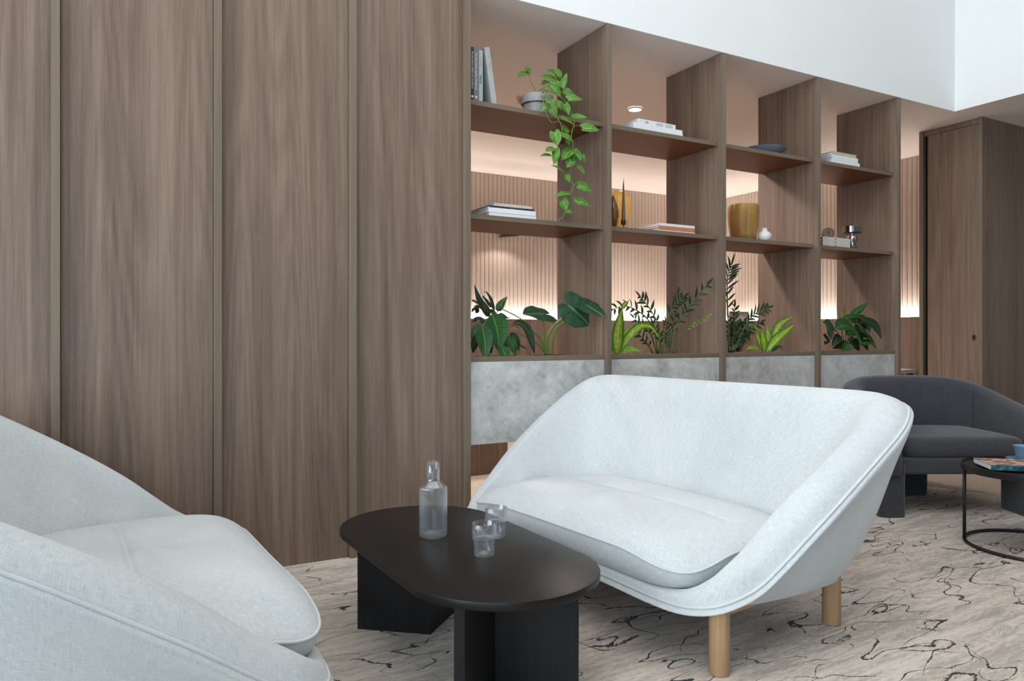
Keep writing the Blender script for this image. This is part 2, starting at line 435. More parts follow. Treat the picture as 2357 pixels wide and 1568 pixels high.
def tag(o, label=None, cat=None, group=None, kind=None):
    for k, x in (('label', label), ('category', cat), ('group', group), ('kind', kind)):
        if x: o[k] = x
    return o
def thing(name, label, cat, loc=(0,0,0), rz=0, group=None):
    o = bpy.data.objects.new(name, None); COL.objects.link(o); o.location = loc; o.rotation_euler = (0,0,rz)
    o.empty_display_size = .1
    loc = Vector(loc); o.matrix_basis = Matrix.Translation(loc) @ Matrix.Rotation(rz, 4, 'Z')
    return tag(o, label, cat, group)
def struct(o): return tag(o, kind='structure')
def boxo(name, mat, x0, x1, y0, y1, z0, z1, parent=None, bevel=.0015, world=True):
    """a board as an object of its own, origin at its middle so that grain varies per board"""
    c = Vector(((x0+x1)/2, (y0+y1)/2, (z0+z1)/2))
    o = MB().box(x0-c.x, x1-c.x, y0-c.y, y1-c.y, z0-c.z, z1-c.z).build(name, mat, parent, bevel=bevel)
    if parent is not None and world:
        c = parent.matrix_basis.inverted() @ c
    o.location = c
    return o
def copy_tree(o, parent=None):
    c = o.copy(); COL.objects.link(c); c.parent = parent
    for ch in o.children: copy_tree(ch, c)
    return c
def text(name, body, size, mat, parent, loc, rot, extrude=.0003, fit=None, shear=0):
    if body.startswith('='):                      # print too small to read: thin lines of ink
        n, ln = int(body[1]), float(body[2:]); mb = MB()
        for q in range(n): mb.box(0, ln*(1-.13*(q % 2)), -q*size*1.5, -q*size*1.5+size*.5, 0, extrude)
        o = mb.build(name, mat, parent); o.location = loc; o.rotation_euler = rot
        return o
    cu = bpy.data.curves.new(name, 'FONT'); cu.body = body; cu.size = size; cu.extrude = extrude; cu.resolution_u = 2; cu.shear = shear
    t = bpy.data.objects.new(name, cu); COL.objects.link(t); bpy.context.view_layer.update()
    me = bpy.data.meshes.new_from_object(t); bpy.data.objects.remove(t)
    if fit:
        xs_ = [v.co.x for v in me.vertices]; k_ = fit/(max(xs_)-min(xs_))
        for v in me.vertices: v.co.x *= k_
    o = bpy.data.objects.new(name, me); COL.objects.link(o); me.materials.clear(); me.materials.append(M[mat])
    o.parent = parent; o.location = loc; o.rotation_euler = rot
    return o
def catmull(P, sub, closed=False):
    P = [np.array(p, float) for p in P]; n = len(P); out = []
    for i in range(n if closed else n-1):
        p1, p2 = P[i], P[(i+1)%n]
        p0 = P[i-1] if (closed or i > 0) else 2*p1-p2
        p3 = P[(i+2)%n] if (closed or i+2 < n) else 2*p2-p1
        for k in range(sub):
            t = k/sub
            out.append(.5*((2*p1)+(-p0+p2)*t+(2*p0-5*p1+4*p2-p3)*t*t+(-p0+3*p1-3*p2+p3)*t**3))
    if not closed: out.append(P[-1])
    return out

# ------------------------------------------------------------------ the setting
CEIL, PITCH, TK = 2.73, .86, .03
def slab(name, mat, *b, bevel=0): return struct(MB().box(*b).build(name, mat, bevel=bevel))
floor = slab('floor', 'carpet', -9, 9, -9, 3.8, -.05, 0)
# plain carpet of the walkway, laid beside the patterned one
fl2 = struct(MB().prism([(3.22, -.15), (3.42, -.80), (3.62, -1.5), (8.9, -1.5), (8.9, -.06), (3.3, -.06)], -.02, .0015).build('floor_walkway', 'carpet_plain'))
fl3 = struct(MB().box(-5, 5.2, .52, 3.65, -.02, .0015).build('floor_rear', 'carpet_plain'))
slab('wall_upper', 'white_paint', -6, 4.11, 0, .012, CEIL, 5.2)
slab('wall_upper_return', 'white_paint', 4.11, 4.122, -7, .012, CEIL, 5.2)
slab('ceiling_rear', 'ceiling_paint', -5, 5.32, .0125, 3.8, CEIL+.001, CEIL+.06)
slab('ceiling_low', 'ceiling_paint', 4.1225, 9, -7, .012, CEIL+.001, CEIL+.06)
cl = struct(MB().box(-6, 4.2, -.7, .1, 5.2, 5.3).box(-6, 4.2, -7, -5.2, 5.2, 5.3).box(-6, -3.4, -5.2, -.7, 5.2, 5.3).box(2.9, 4.2, -5.2, -.7, 5.2, 5.3).build('ceiling_high', 'white_paint'))
slab('wall_right', 'white_paint', 9, 9.1, -9, .5, 0, CEIL)
# unseen window frames, added behind the daylight area lights
def window(name, loc, rz, wd, ht, nb):
    mb = MB()
    for k in range(nb+1): mb.box(-wd/2+wd*k/nb-.03, -wd/2+wd*k/nb+.03, -.04, .04, -ht/2, ht/2)
    for z in (-ht/2, ht/2): mb.box(-wd/2-.03, wd/2+.03, -.045, .045, z-.03, z+.03)
    o = struct(mb.build(name, 'black_metal')); o.location = loc; o.rotation_euler = (0, 0, rz); return o
window('added_frame_1', (-6.40, -2.2, 2.3), math.pi/2, 5.0, 3.6, 4)
window('added_frame_2', (-3.5-.1*math.sin(.45), -5.4-.1*math.cos(.45), 1.5), -.45, 3.0, 2.4, 3)
# rear room shell
slab('wall_rear_left', 'ceiling_paint', -5.1, -5, .5, 3.8, 0, CEIL)
wr = slab('wall_rear', 'ceiling_paint', -5, 5.32, 3.65, 3.75, 0, CEIL)
w2 = slab('wall_rear_right', 'ceiling_paint', 5.2, 5.3, .49, 3.65, 0, CEIL)
FT, DADO = CEIL, 1.193
def flute_mesh(r, z0, z1):
    n = 6; vs = []
    for z in (z0, z1):
        for k in range(n+1):
            a = math.pi*k/n; vs.append((-r*math.cos(a), -r*.42*math.sin(a), z))
    f = [(k, k+1, n+2+k, n+1+k) for k in range(n)]+[tuple(range(n+1))[::-1], tuple(range(n+1, 2*n+2)), (0, n+1, 2*n+1, n)]
    return MB().add(vs, f)
fo = flute_mesh(.0246, DADO-.03, FT).build('batten', 'fluted', wr, smooth=True, auto=.6); fo.location = (1.1, 3.649, 0)
k = 1.1
while k < 5.15:
    k += .05; c = fo.copy(); COL.objects.link(c); c.parent = wr; c.location = (k, 3.649, 0)
k = .6
while k < 3.6:
    c = fo.copy(); COL.objects.link(c); c.parent = w2; c.location = (5.199, k, 0); c.rotation_euler = (0, 0, -math.pi/2); k += .05
boxo('dado_panel', 'wood_v2', -3, 5.15, 3.57, 3.605, 0, DADO, wr)
boxo('dado_panel', 'wood_v2', 5.12, 5.155, .55, 3.57, 0, DADO, w2)
boxo('led_strip', 'led', -1, 5.16, 3.612, 3.618, DADO-.03, DADO-.02, wr, 0)
boxo('led_strip', 'led', 5.162, 5.168, .55, 3.6, DADO-.03, DADO-.02, w2, 0)
area('led_glow_rear', (2.2, 3.615, DADO-.012), (math.pi, 0, 0), 5.8, .012, 48, (1, .885, .81))
area('led_glow_side', (5.165, 2.07, DADO-.012), (math.pi, 0, math.pi/2), 3.0, .012, 25, (1, .885, .81))
for i, (x, y) in enumerate([(1.922, 1.127), (.1, 1.9), (3.6, 2.3), (-1.4, 1.4)]):
    t = thing('downlight', 'round recessed ceiling downlight glowing behind the shelves' if i == 0 else ['', 'recessed ceiling downlight above the credenza', 'recessed ceiling downlight near the corner of the fluted walls', 'recessed ceiling downlight at the far left of the rear room'][i], 'downlight', (x, y, CEIL-.012), group='rear room downlights')
    MB().lathe([(.046, .0), (.052, -.002), (.052, .011), (.046, .011), (.046, 0)], 32).build('trim_ring', 'white_ceramic', t, smooth=True, auto=.6)
    MB().lathe([(.0001, .002), (.0455, .002), (.0455, .010), (.0001, .010)], 32).build('lens', 'downlight', t)
    l = bpy.data.lights.new('downlight_beam', 'SPOT'); l.energy = 240; l.spot_size = 2.5; l.spot_blend = .8; l.color = (1, .90, .84); l.shadow_soft_size = .12
    lo = bpy.data.objects.new('downlight_beam', l); COL.objects.link(lo); lo.parent = t; lo.location = (0, 0, -.02)

# panelled wall on the left: panels with projecting fins
Q = .5765
wl = struct(MB().box(-4.6, -.031, .062, .5, 0, CEIL).build('wall_left', 'wood_v2'))
for kk in range(8):
    x1 = -kk*Q - TK; x0 = -(kk+1)*Q
    if kk == 0: x1 = -TK
    boxo('panel', 'wood_v', x0+.001, x1-.0015, .03, .06, 0.0, CEIL, wl, .001)
    if kk > 0: boxo('batten', 'wood_edge', -kk*Q-TK, -kk*Q, 0, .06, 0, CEIL, wl, .001)

# ------------------------------------------------------------------ open shelving that divides the rooms
SH = thing('shelving_unit', 'tall open walnut shelving with stone-fronted planters dividing the two rooms', 'shelving', (1.72, .25, 0))
DEP = .508
for i in range(5):
    boxo('upright', 'wood_v2', i*PITCH-TK, i*PITCH, .003, DEP, 0, CEIL, SH, .001)
    boxo('upright_edge', 'wood_edge', i*PITCH-TK, i*PITCH, 0, .003, 0, CEIL, SH, .0005)
ZU, ZL = 2.193, 1.623
for i in range(4):
    a, b = i*PITCH+.0005, (i+1)*PITCH-TK-.0005
    for z in (ZU, ZL):
        s = boxo('shelf', 'wood_x_warm_lit', a, b, .040, .462, z-.024, z, SH, .001)
        e = boxo('shelf_edge', 'wood_edge_x', a, b, .037, .040, z-.024, z, SH, .0005)
    boxo('stone_panel', 'stone', a, b, .027, .045, .467, .881, SH, .001)
    boxo('planter_rail', 'wood_edge_x', a, b, .027, .050, .8815, .908, SH, .001)
    boxo('planter_back', 'wood_x_warm_lit', a, b, .455, .48, .467, .900, SH, .001)
    boxo('planter_base', 'wood_x_warm_lit', a, b, .046, .454, .467, .485, SH, .001)
    # soil surface, lumpy
    nx, ny = 60, 24; P = []
    rs = random.Random(i)
    for ix in range(nx+1):
        row = []
        for iy in range(ny+1):
            row.append((a+.002+(b-a-.004)*ix/nx, .052+.40*iy/ny, .893+rs.uniform(-.006, .008)))
        P.append(row)
    so = MB().grid(P).build('soil', 'soil', SH, world=True, smooth=True); so['kind'] = 'stuff'

# ------------------------------------------------------------------ cupboard beside the opening
CB = thing('storage_cupboard', 'full-height walnut cupboard with a flush side door at the right end', 'cupboard', (5.2, .2, 0))
CX, CY = 4.424, -.031
boxo('carcass', 'wood_v2', CX+.05, 8.9, CY+.03, .478, 0, CEIL-.002, CB, .001)
boxo('door_jamb', 'wood_edge', CX, CX+.05, .445, .478, 0, CEIL-.002, CB, .001)
boxo('header', 'wood_v2', CX+.014, CX+.05, CY+.03, .445, CEIL-.045, CEIL-.002, CB, .001)
boxo('shadow_gap', 'black_metal', CX+.04, CX+.05, .41, .445, 0, CEIL-.046, CB, 0)
dr = boxo('door', 'wood_v', CX+.006, CX+.040, CY+.028, .408, .012, CEIL-.05, CB, .001)
boxo('corner_edge', 'wood_edge', CX, CX+.05, CY, CY+.026, 0, CEIL-.002, CB, .001)
kk = 0
x = CX+.052
while x < 8.8:
    boxo('front_panel', 'wood_v', x, min(x+.6, 8.85), CY, CY+.028, 0, CEIL-.002, CB, .001); x += .602
lt = MB().box(-.006, 0, -.012, .012, -.021, .021).build('latch_plate', 'bronze', dr, bevel=.001)
lt.location = Vector((CX+.006, .032, 1.0)) - Vector((dr.location.x+CB.location.x, dr.location.y+CB.location.y, dr.location.z+CB.location.z))
lk = MB().box(-.022, -.006, -.004, .004, -.006, .006).build('latch_knob', 'black_metal', dr, bevel=.001); lk.location = lt.location

# ------------------------------------------------------------------ rear room furniture glimpsed through the shelves
cr = thing('credenza', 'low walnut credenza in the rear room seen under the planter', 'credenza', (.1, 1.72, 0))
boxo('body', 'wood_v2', -1.4, 1.03, 1.50, 1.95, 0, .70, cr, .002)
boxo('top', 'wood_x_warm_lit', -1.42, 1.05, 1.49, 1.97, .70, .73, cr, .002)
cr2 = thing('side_cabinet', 'second walnut cabinet in the rear room standing right of the credenza', 'cabinet', (2.7, 3.1, 0))
boxo('body', 'wood_v2', 1.15, 4.4, 2.9, 3.35, 0, .70, cr2, .002)
boxo('top', 'wood_x_warm_lit', 1.13, 4.42, 2.88, 3.37, .70, .73, cr2, .002)
p0 = at(1681, 717, 3.05); p1 = at(1723, 782, 3.05)
mo = thing('monitor', 'black computer monitor behind the plants of the third bay', 'monitor', ((p0[0]+p1[0])/2, 3.07, .7302))
boxo('panel', 'screen', p0[0], p1[0], 3.05, 3.07, p1[2], p0[2], mo, .003)
xm = (p0[0]+p1[0])/2
boxo('stand', 'screen', xm-.02, xm+.02, 3.072, 3.09, .74, p1[2]+.05, mo, .002)
boxo('foot', 'screen', xm-.10, xm+.10, 3.0, 3.16, .7302, .742, mo, .003)
dx0, dx1, dy0, dz = xat(2040, .9), xat(2110, .9), .9, float(at(2094, 851, .9)[2])
d = thing('desk', 'small pale desk showing in the gap beside the cupboard', 'desk', ((dx0+dx1)/2, 1.25, 0))
boxo('top', 'white_paper', dx0, dx1, dy0, 1.6, dz-.036, dz, d, .002)
for lx in (dx0+.03, dx1-.05):
    for ly in (dy0+.03, 1.53): boxo('leg', 'black_metal', lx, lx+.04, ly, ly+.04, 0, dz-.0365, d, .002)
wp = at(1171, 543, 3.40)
LPS = 1.15
lp = thing('wall_lamp', 'brown dome wall lamp with a glowing bulb on the fluted wall', 'lamp', wp)
sh_ = MB().lathe([(.002, .062), (.02, .06), (.05, .045), (.085, .02), (.108, -.008), (.106, -.010), (.083, .016), (.048, .040), (.02, .055), (.002, .057)], 40).build('shade', 'lamp_dark', lp, smooth=True)
sh_.rotation_euler = (.05, -.12, 0)
MB().lathe([(.0005, -.004), (.014, -.001), (.020, .012), (.014, .028), (.0005, .032)], 24).build('bulb', 'bulb', lp, smooth=True)
MB().tube([(0, .02, .058), (0, .12, .075), (0, .236, .075)], .006).build('arm', 'lamp_dark', lp, smooth=True)
MB().lathe([(.0005, 0), (.03, 0), (.03, .01), (.0005, .01)], 24).build('wall_plate', 'lamp_dark', lp).location = (0, .222, .075)
lp.children[-1].rotation_euler = (-math.pi/2, 0, 0)
l = bpy.data.lights.new('wall_lamp_beam', 'SPOT'); l.energy = 4.5; l.spot_size = 2.4; l.spot_blend = .35; l.color = (1, .86, .76); l.shadow_soft_size = .02
lo = bpy.data.objects.new('wall_lamp_beam', l); COL.objects.link(lo); lo.parent = lp; lo.location = (0, 0, -.012)

# ------------------------------------------------------------------ sofas
RIM = np.array([(0,-.10,.208),(.3,-.10,.204),(.5,-.10,.198),(.62,-.088,.198),(.703,-.052,.212),(.750,.000,.236),(.780,.07,.270),(.805,.145,.328),(.828,.235,.400),(.846,.325,.466),(.859,.41,.526),(.869,.49,.581),(.876,.57,.632),(.879,.65,.680),(.872,.72,.722),(.848,.78,.756),(.798,.825,.777),(.69,.855,.786),(.4,.872,.789),(0,.878,.789)])
BOT = np.array([(0,-.04),(.3,-.04),(.5,-.035),(.58,-.02),(.64,.01),(.68,.05),(.70,.10),(.715,.16),(.725,.22),(.73,.28),(.735,.34),(.735,.42),(.735,.49),(.73,.54),(.715,.58),(.68,.615),(.63,.635),(.5,.65),(.3,.66),(0,.66)])
SEAT = np.array([(0,-.03),(.3,-.03),(.5,-.03),(.585,-.015),(.63,.02),(.645,.06),(.65,.11),(.65,.17),(.648,.23),(.643,.29),(.64,.35),(.625,.41),(.607,.46),(.585,.505),(.555,.545),(.515,.575),(.46,.595),(.36,.608),(.2,.615),(0,.618)])
DIN = np.array([.035,.035,.035,.045,.058,.072,.082,.090,.094,.096,.096,.096,.095,.095,.093,.09,.088,.085,.082,.082])
DZ = np.array([.026,.026,.027,.038,.062,.078,.084,.082,.073,.063,.054,.047,.041,.037,.033,.030,.027,.023,.020,.020])
DIN = np.minimum(DIN, .78*np.linalg.norm(SEAT-RIM[:, :2], axis=1))
def sofa_shell():
    n = len(RIM); rows = []
    sn = np.zeros((n, 2)); d = SEAT-RIM[:, :2]; dl = np.linalg.norm(d, axis=1); sn = d/dl[:, None]
    def pt(xy, z): return np.column_stack([xy, z])
    crest_in = DIN
    K = pt(RIM[:, :2]+sn*(DIN*.34)[:, None], RIM[:, 2]+DZ*.76)
    C = pt(RIM[:, :2]+sn*DIN[:, None], RIM[:, 2]+DZ)
    zs = np.full(n, .33); zs[:3] = .222; zs[3] = .226; zs[4] = .24; zs[5] = .255; zs[6] = .272; zs[7] = .295
    zs = np.minimum(zs, C[:, 2]-.004)
    Sx = pt(SEAT, zs)
    C2 = C + (Sx-C)*np.array([.25, .25, .12])
    Wm = C + (Sx-C)*np.array([.62, .62, .56])
    D1 = pt(SEAT + sn*.03, np.minimum(zs-.012, .226)); D2 = pt(SEAT*[.85, .8]+[0, .05], np.full(n, .212))
    D3 = pt(SEAT*[.4, .3]+[0, .2], np.full(n, .212))
    B = pt(BOT, np.full(n, .192))
    out = RIM.copy()
    O0 = RIM + np.column_stack([-sn*.012, np.full(n, -.02)])
    L = lambda t, bul: RIM+(B-RIM)*t + np.column_stack([-sn*bul, np.zeros(n)])
    hgt = np.clip((RIM[:, 2]-.19)/.5, .12, 1)
    O1 = L(.28, .022*hgt[:, None]); O2 = L(.6, .030*hgt[:, None]); O3 = L(.88, .020*hgt[:, None])
    B1 = pt(BOT*[.95, .95]+[0, .015], np.full(n, .182)); B2 = pt(BOT*[.5, .5]+[0, .15], np.full(n, .182))
    ctrl = [D3, D2, D1, Sx, Wm, C2, C, K, RIM, O0, O1, O2, O3, B, B1, B2]
    sub = 6
    loops = []
    for A in ctrl:
        full = [tuple(p) for p in A]+[(-p[0], p[1], p[2]) for p in A[-2:0:-1]]
        loops.append(np.array(catmull(full, sub, closed=True)))
    cols = np.stack(loops, 1)                 # N x rows x 3
    N = cols.shape[0]
    grid = [catmull(list(cols[i]), 4) for i in range(N)]
    return cols, grid
def add_uv_grid(mb, grid):
    N, m = len(grid), len(grid[0])
    ref = m//2
    g = np.array(grid)
    du = np.linalg.norm(np.roll(g[:, ref], -1, 0)-g[:, ref], axis=1); U = np.r_[0, np.cumsum(du)]
    dv = np.linalg.norm(np.diff(g, axis=1), axis=2).mean(0); V = np.r_[0, np.cumsum(dv)]
    mb.grid(grid, closed_u=True, uv=lambda i, j: (U[i], V[j]))
def cushion():
    H = [(0,-.10),(.2,-.102),(.40,-.102),(.51,-.096),(.575,-.074),(.61,-.035),(.625,.02),(.63,.10),(.626,.22),(.615,.33),(.595,.43),(.57,.51),(.50,.57),(.38,.598),(.2,.607),(0,.61)]
    full = H+[(-x, y) for x, y in H[-2:0:-1]]
    out = np.array([p[:2] for p in catmull([(x, y, 0) for x, y in full], 8, closed=True)])
    c = np.array([0, .24]); dirn = out-c; N = len(out)
    sm = lambda a, b, x: (lambda q: q*q*(3-2*q))(max(0, min(1, (x-a)/(b-a))))
    def ez(x, y): return .320-.034*sm(.34, .62, abs(x))*sm(.16, -.06, y)+.02*max(0, y)
    def top(x, y, rho):
        z = ez(x, y)+(.400-ez(x, y))*(1-rho**3.4)**.75
        yl = .295
        if abs(x) < .52:
            f = min(1, (.52-abs(x))/.12)
            z -= .012*f*math.exp(-((y-yl)/.010)**2)+.007*f*math.exp(-((y-yl)/.05)**2)
        return z
    grid = []
    for i in range(N):
        col = []; e0 = ez(*out[i])
        for rho, fz in ((.0005, 0), (.5, 0), (.93, .02), (.965, .14), (.988, .42), (.998, .76), (1.002, .95)):
            p = c+dirn[i]*rho; col.append((p[0], p[1], .2235+(e0-.2235)*fz))
        for rho in [1.0, .995, .985, .97, .95, .93, .9, .87]+list(np.linspace(.84, .0005, 64)):
            p = c+dirn[i]*rho; col.append((p[0], p[1], top(p[0], p[1], rho)))
        grid.append(col)
    edge = [(p[0], p[1], ez(*o_)+.001) for p, o_ in zip(c+dirn*1.004, out)]
    return grid, edge
def make_sofa(label, loc, rz):
    t = thing('sofa', label, 'sofa', loc, rz, 'matching tub sofas around the low table')
    cols, grid = sofa_shell()
    mb = MB(); add_uv_grid(mb, grid)
    shell = mb.build('upholstered_shell', 'fabric_light', t, smooth=True)
    rim = [tuple(p) for p in cols[:, 8]]
    MB().tube(rim, .0048, 8, closed=True).build('piping', 'piping', shell, smooth=True)
    g, edge = cushion()
    mb = MB(); add_uv_grid(mb, g)
    cu = mb.build('seat_cushion', 'fabric_light', t, smooth=True)
    MB().tube(edge, .0042, 8, closed=True).build('piping', 'piping', cu, smooth=True)
    for x, y in ((-.69, 0), (.69, 0), (-.655, .632), (.655, .632)):
        o = MB().lathe([(.0005, .001), (.028, .001), (.031, .005), (.031, .225), (.0005, .225)], 32).build('leg', 'oak', t, smooth=True, auto=.7)
        o.location = (x, y, 0)
    MB().box(-.66, .66, -.018, .018, .168, .21).build('frame_rail', 'oak_x', t, bevel=.003)
    MB().box(-.63, .63, .614, .65, .168, .20).build('frame_rail', 'oak_x', t, bevel=.003)
    for s in (-1, 1):
        MB().prism([(s*.655, .02), (s*.69, .02), (s*.67, .61), (s*.635, .61)][::s], .165, .21).build('frame_rail', 'oak_x', t, bevel=.003)
    return t
SRZ = math.atan2(.09, .996)
LX, DX = np.array([-.09, .996, 0]), np.array([.996, .09, 0])
O = np.array([.025, -1.649, 0])
# local +x runs to the near end, local +y to the back
make_sofa('pale grey tub sofa on oak legs right of the black coffee table', O+LX*.69, SRZ-math.pi/2)
make_sofa('pale grey tub sofa cut off by the left edge, in front of the panelled wall', (-1.231, -.893, 0), math.pi+.05-math.pi/2)

# ------------------------------------------------------------------ coffee table
T = thing('coffee_table', 'low black oval wooden coffee table between the two sofas', 'table', (-.614, -1.168, 0), math.radians(1.465))
HL, RR, TZ = .279, .277, .36
def stadium(r, z, n=40):
    p = []
    for k in range(n+1): a = math.pi*k/n; p.append((r*math.cos(a), HL+r*math.sin(a), z))
    for k in range(n+1): a = math.pi+math.pi*k/n; p.append((r*math.cos(a), -HL+r*math.sin(a), z))
    return p
prof = [(RR-.004, TZ-.024), (RR-.001, TZ-.022), (RR, TZ-.019), (RR, TZ-.004), (RR-.0012, TZ-.0012), (RR-.004, TZ)]
mb = MB(); rows = [stadium(r, z) for r, z in prof]; n = len(rows[0])
mb.grid([[rows[j][i] for j in range(len(rows))] for i in range(n)], closed_u=True)
mb.f.append(tuple(i*len(rows) for i in range(n))[::-1]); mb.f.append(tuple(i*len(rows)+len(rows)-1 for i in range(n)))
mb.build('table_top', 'black_wood', T, smooth=True, auto=.5)
for s in (1, -1):
    a, tk = .262, .03
    d1 = np.array([-.75, .66]); d1 /= np.linalg.norm(d1); d2 = d1*[-1, 1]
    b0 = np.array([0, .205]); bi = b0+np.array([0, tk/d1[0]*-1.0])
    poly = [b0, b0+d2*a, b0+d2*a+np.array([-d2[1], d2[0]])*tk, bi, b0+d1*a+np.array([d1[1], -d1[0]])*tk, b0+d1*a]
    poly = [tuple(p*[1, s]) for p in poly]
    MB().prism(poly if s > 0 else poly[::-1], 0.0, TZ-.0245).build('leg', 'black_wood_v', T, bevel=.0015)

def ribbed(prof_out, prof_in, name, t, nr, amp, z0, z1):
    seg = nr*6
    m = MB()
    def mod(r, z, a, j):
        if r < .004 or z < z0 or z > z1 or j >= len(prof_out): return r
        return r+amp*(.5+.5*math.cos(nr*a))-amp*.5
    m.lathe(prof_out+prof_in, seg, mod=mod)
    return m.build(name, 'glass', t, smooth=True)
c = onz(997, 1235, .36)
t = thing('carafe', 'clear ribbed glass carafe standing on the black coffee table', 'carafe', (c[0], c[1], .3603))
ribbed([(.0003, 0), (.040, 0), (.0435, .003), (.045, .008), (.045, .155), (.0435, .161), (.040, .166), (.0235, .181), (.0212, .186), (.0206, .192), (.0206, .244)],
       [(.0196, .2445), (.0188, .244), (.0188, .192), (.0195, .185), (.022, .1795), (.038, .1645), (.0415, .160), (.0428, .154), (.0428, .011), (.040, .0065), (.0003, .0065)], 'body', t, 60, .0011, .006, .162)
def tumbler(u, v, label):
    c = onz(u, v, .36)
    t = thing('tumbler', label, 'glass', (c[0], c[1], .3603), group='ribbed stacking glasses')
    ribbed([(.0003, 0), (.027, 0), (.0292, .0018), (.030, .005), (.030, .044), (.0312, .0468), (.0345, .049), (.0358, .052), (.036, .056), (.036, .096)],
           [(.0353, .0966), (.0346, .096), (.0344, .056), (.0342, .053), (.033, .0508), (.0302, .0488), (.0286, .045), (.0284, .0075), (.026, .005), (.0003, .005)], 'body', t, 48, .0009, .003, .094)
    return t
tumbler(1114.5, 1279, 'ribbed glass tumbler nearer the camera on the coffee table')
tumbler(1142, 1236, 'ribbed glass tumbler farther back, partly behind the other one')

# ------------------------------------------------------------------ dark armchair (faces the camera)
def cpt(lat, dep): p = CAM+RV*lat+FV*dep; return (p[0], p[1], 0)
A = thing('armchair', 'charcoal upholstered barrel armchair with block legs behind the pale sofa', 'armchair', cpt(2.53, 4.10), -TH)
def shell_arm():
    half = [(.425, -.005), (.43, .12), (.43, .28), (.42, .42), (.385, .54), (.31, .625), (.20, .665), (.08, .675), (0, .676)]
    top = [.585, .60, .635, .675, .715, .742, .754, .757, .757]
    full = [(x, y, z) for (x, y), z in zip(half, top)]; full = full+[(-x, y, z) for x, y, z in full[-2::-1]]
    path = catmull(full, 6); n = len(path); grid = []
    for i, p in enumerate(path):
        t = path[min(i+1, n-1)]-path[max(i-1, 0)]; t[2] = 0; t /= np.linalg.norm(t); nrm = np.array([t[1], -t[0], 0])
        # outward is +x at the first point
        if i < 3: pass
        hw = .058; zb = .235; zt = p[2]; r = .05
        endf = 1.0
        sec = [(-hw+.01, zb), (-hw, zb+.02), (-hw, (zb+zt)/2), (-hw, zt-r), (-hw+.010, zt-r*.45), (-hw+.030, zt-.008), (0, zt), (hw-.030, zt-.008), (hw-.010, zt-r*.45), (hw, zt-r), (hw, (zb+zt)/2), (hw, zb+.02), (hw-.01, zb), (0, zb-.002)]
        grid.append([tuple(p*[1, 1, 0]+nrm*a+np.array([0, 0, b])) for a, b in sec])
    return grid
g = shell_arm(); N = len(g)
mb = MB()
L = len(g[0]); mb.grid([r+[r[0]] for r in g], uv=lambda i, j: (i*.03, j*.05))
o0 = len(mb.v)
for r, rev in ((g[0], False), (g[-1], True)):
    # rounded front end of each arm
    cc = np.array(r); ctr = cc.mean(0); fwd = np.array([0, -1, 0]); rings = [cc]
    for a in (30, 60, 80):
        q = ctr+(cc-ctr)*[math.cos(math.radians(a))*.35+.65, 1, math.cos(math.radians(a))*.1+.9]+fwd*.045*math.sin(math.radians(a)); rings.append(q)
    mb.grid([[tuple(x) for x in ring]+[tuple(ring[0])] for ring in rings], uv=lambda i, j: (i*.03, j*.05))
    b = len(mb.v); mb.v += [tuple(map(float, x)) for x in rings[-1]]; mb.f.append(tuple(range(b, b+L)))
sh = mb.build('arm_and_back_shell', 'fabric_dark', A, smooth=True, weld=True)
_row = [np.array(q) for q in g[22]]
_inner = sorted([q for q in (_row[1:5] if abs(_row[2][0]) < abs(_row[10][0]) else _row[8:12]) if q[2] > .3], key=lambda q: q[2])
MB().tube([tuple(_inner[0]*[.997, .997, 0]+[0, 0, .44])]+[tuple(q*[.997, .997, 1]) for q in _inner if q[2] > .45], .0022, 6).build('seam', 'black_cover', sh)
MB().box(-.37, .37, .0, .62, .237, .328).build('seat_base', 'fabric_dark', A, bevel=.02, seg=4, smooth=True)
# cushion
def pad(hx, y0, y1, z0, z1, crown, nx=24, ny=20):
    mb = MB(); cx = 0; cy = (y0+y1)/2; hy = (y1-y0)/2; grid = []
    n = 120
    for i in range(n):
        a = 2*math.pi*i/n; e = .22
        ux = math.copysign(abs(math.cos(a))**e, math.cos(a)); uy = math.copysign(abs(math.sin(a))**e, math.sin(a))
        col = []
        for rho, z in [(.0005, z0), (.9, z0), (.965, z0+.008), (.993, z0+.025), (1, (z0+z1)/2), (.996, z1-.02), (.975, z1-.006), (.94, z1+.003)]:
            col.append((hx*ux*rho, cy+hy*uy*rho, z))
        for rho in np.linspace(.88, .0005, 14): col.append((hx*ux*rho, cy+hy*uy*rho, z1+.003+crown*(1-rho**2)))
        grid.append(col)
    mb.grid(grid, closed_u=True, uv=lambda i, j: (i*.02, j*.03)); return mb
pad(.352, -.005, .60, .332, .437, .025).build('seat_cushion', 'fabric_dark', A, smooth=True)
def blockleg(x0, x1, y0, y1, zt, name='leg'):
    n = 40; grid = []
    cx, cy, hx, hy = (x0+x1)/2, (y0+y1)/2, (x1-x0)/2, (y1-y0)/2
    for i in range(n):
        a = 2*math.pi*i/n; e = .3
        ux = math.copysign(abs(math.cos(a))**e, math.cos(a)); uy = math.copysign(abs(math.sin(a))**e, math.sin(a))
        grid.append([(cx+hx*ux*r, cy+hy*uy*r, z) for r, z in ((.01, .002), (.95, .002), (1, .008), (1, zt*.6), (1.01, zt))])
    mb = MB(); mb.grid(grid, closed_u=True, uv=lambda i, j: (i*.02, j*.05)); return mb.build(name, 'fabric_dark', A, smooth=True, auto=.8)
blockleg(-.48, -.335, -.02, .23, .30); blockleg(.335, .48, -.02, .23, .30); blockleg(-.11, .11, .55, .70, .25)

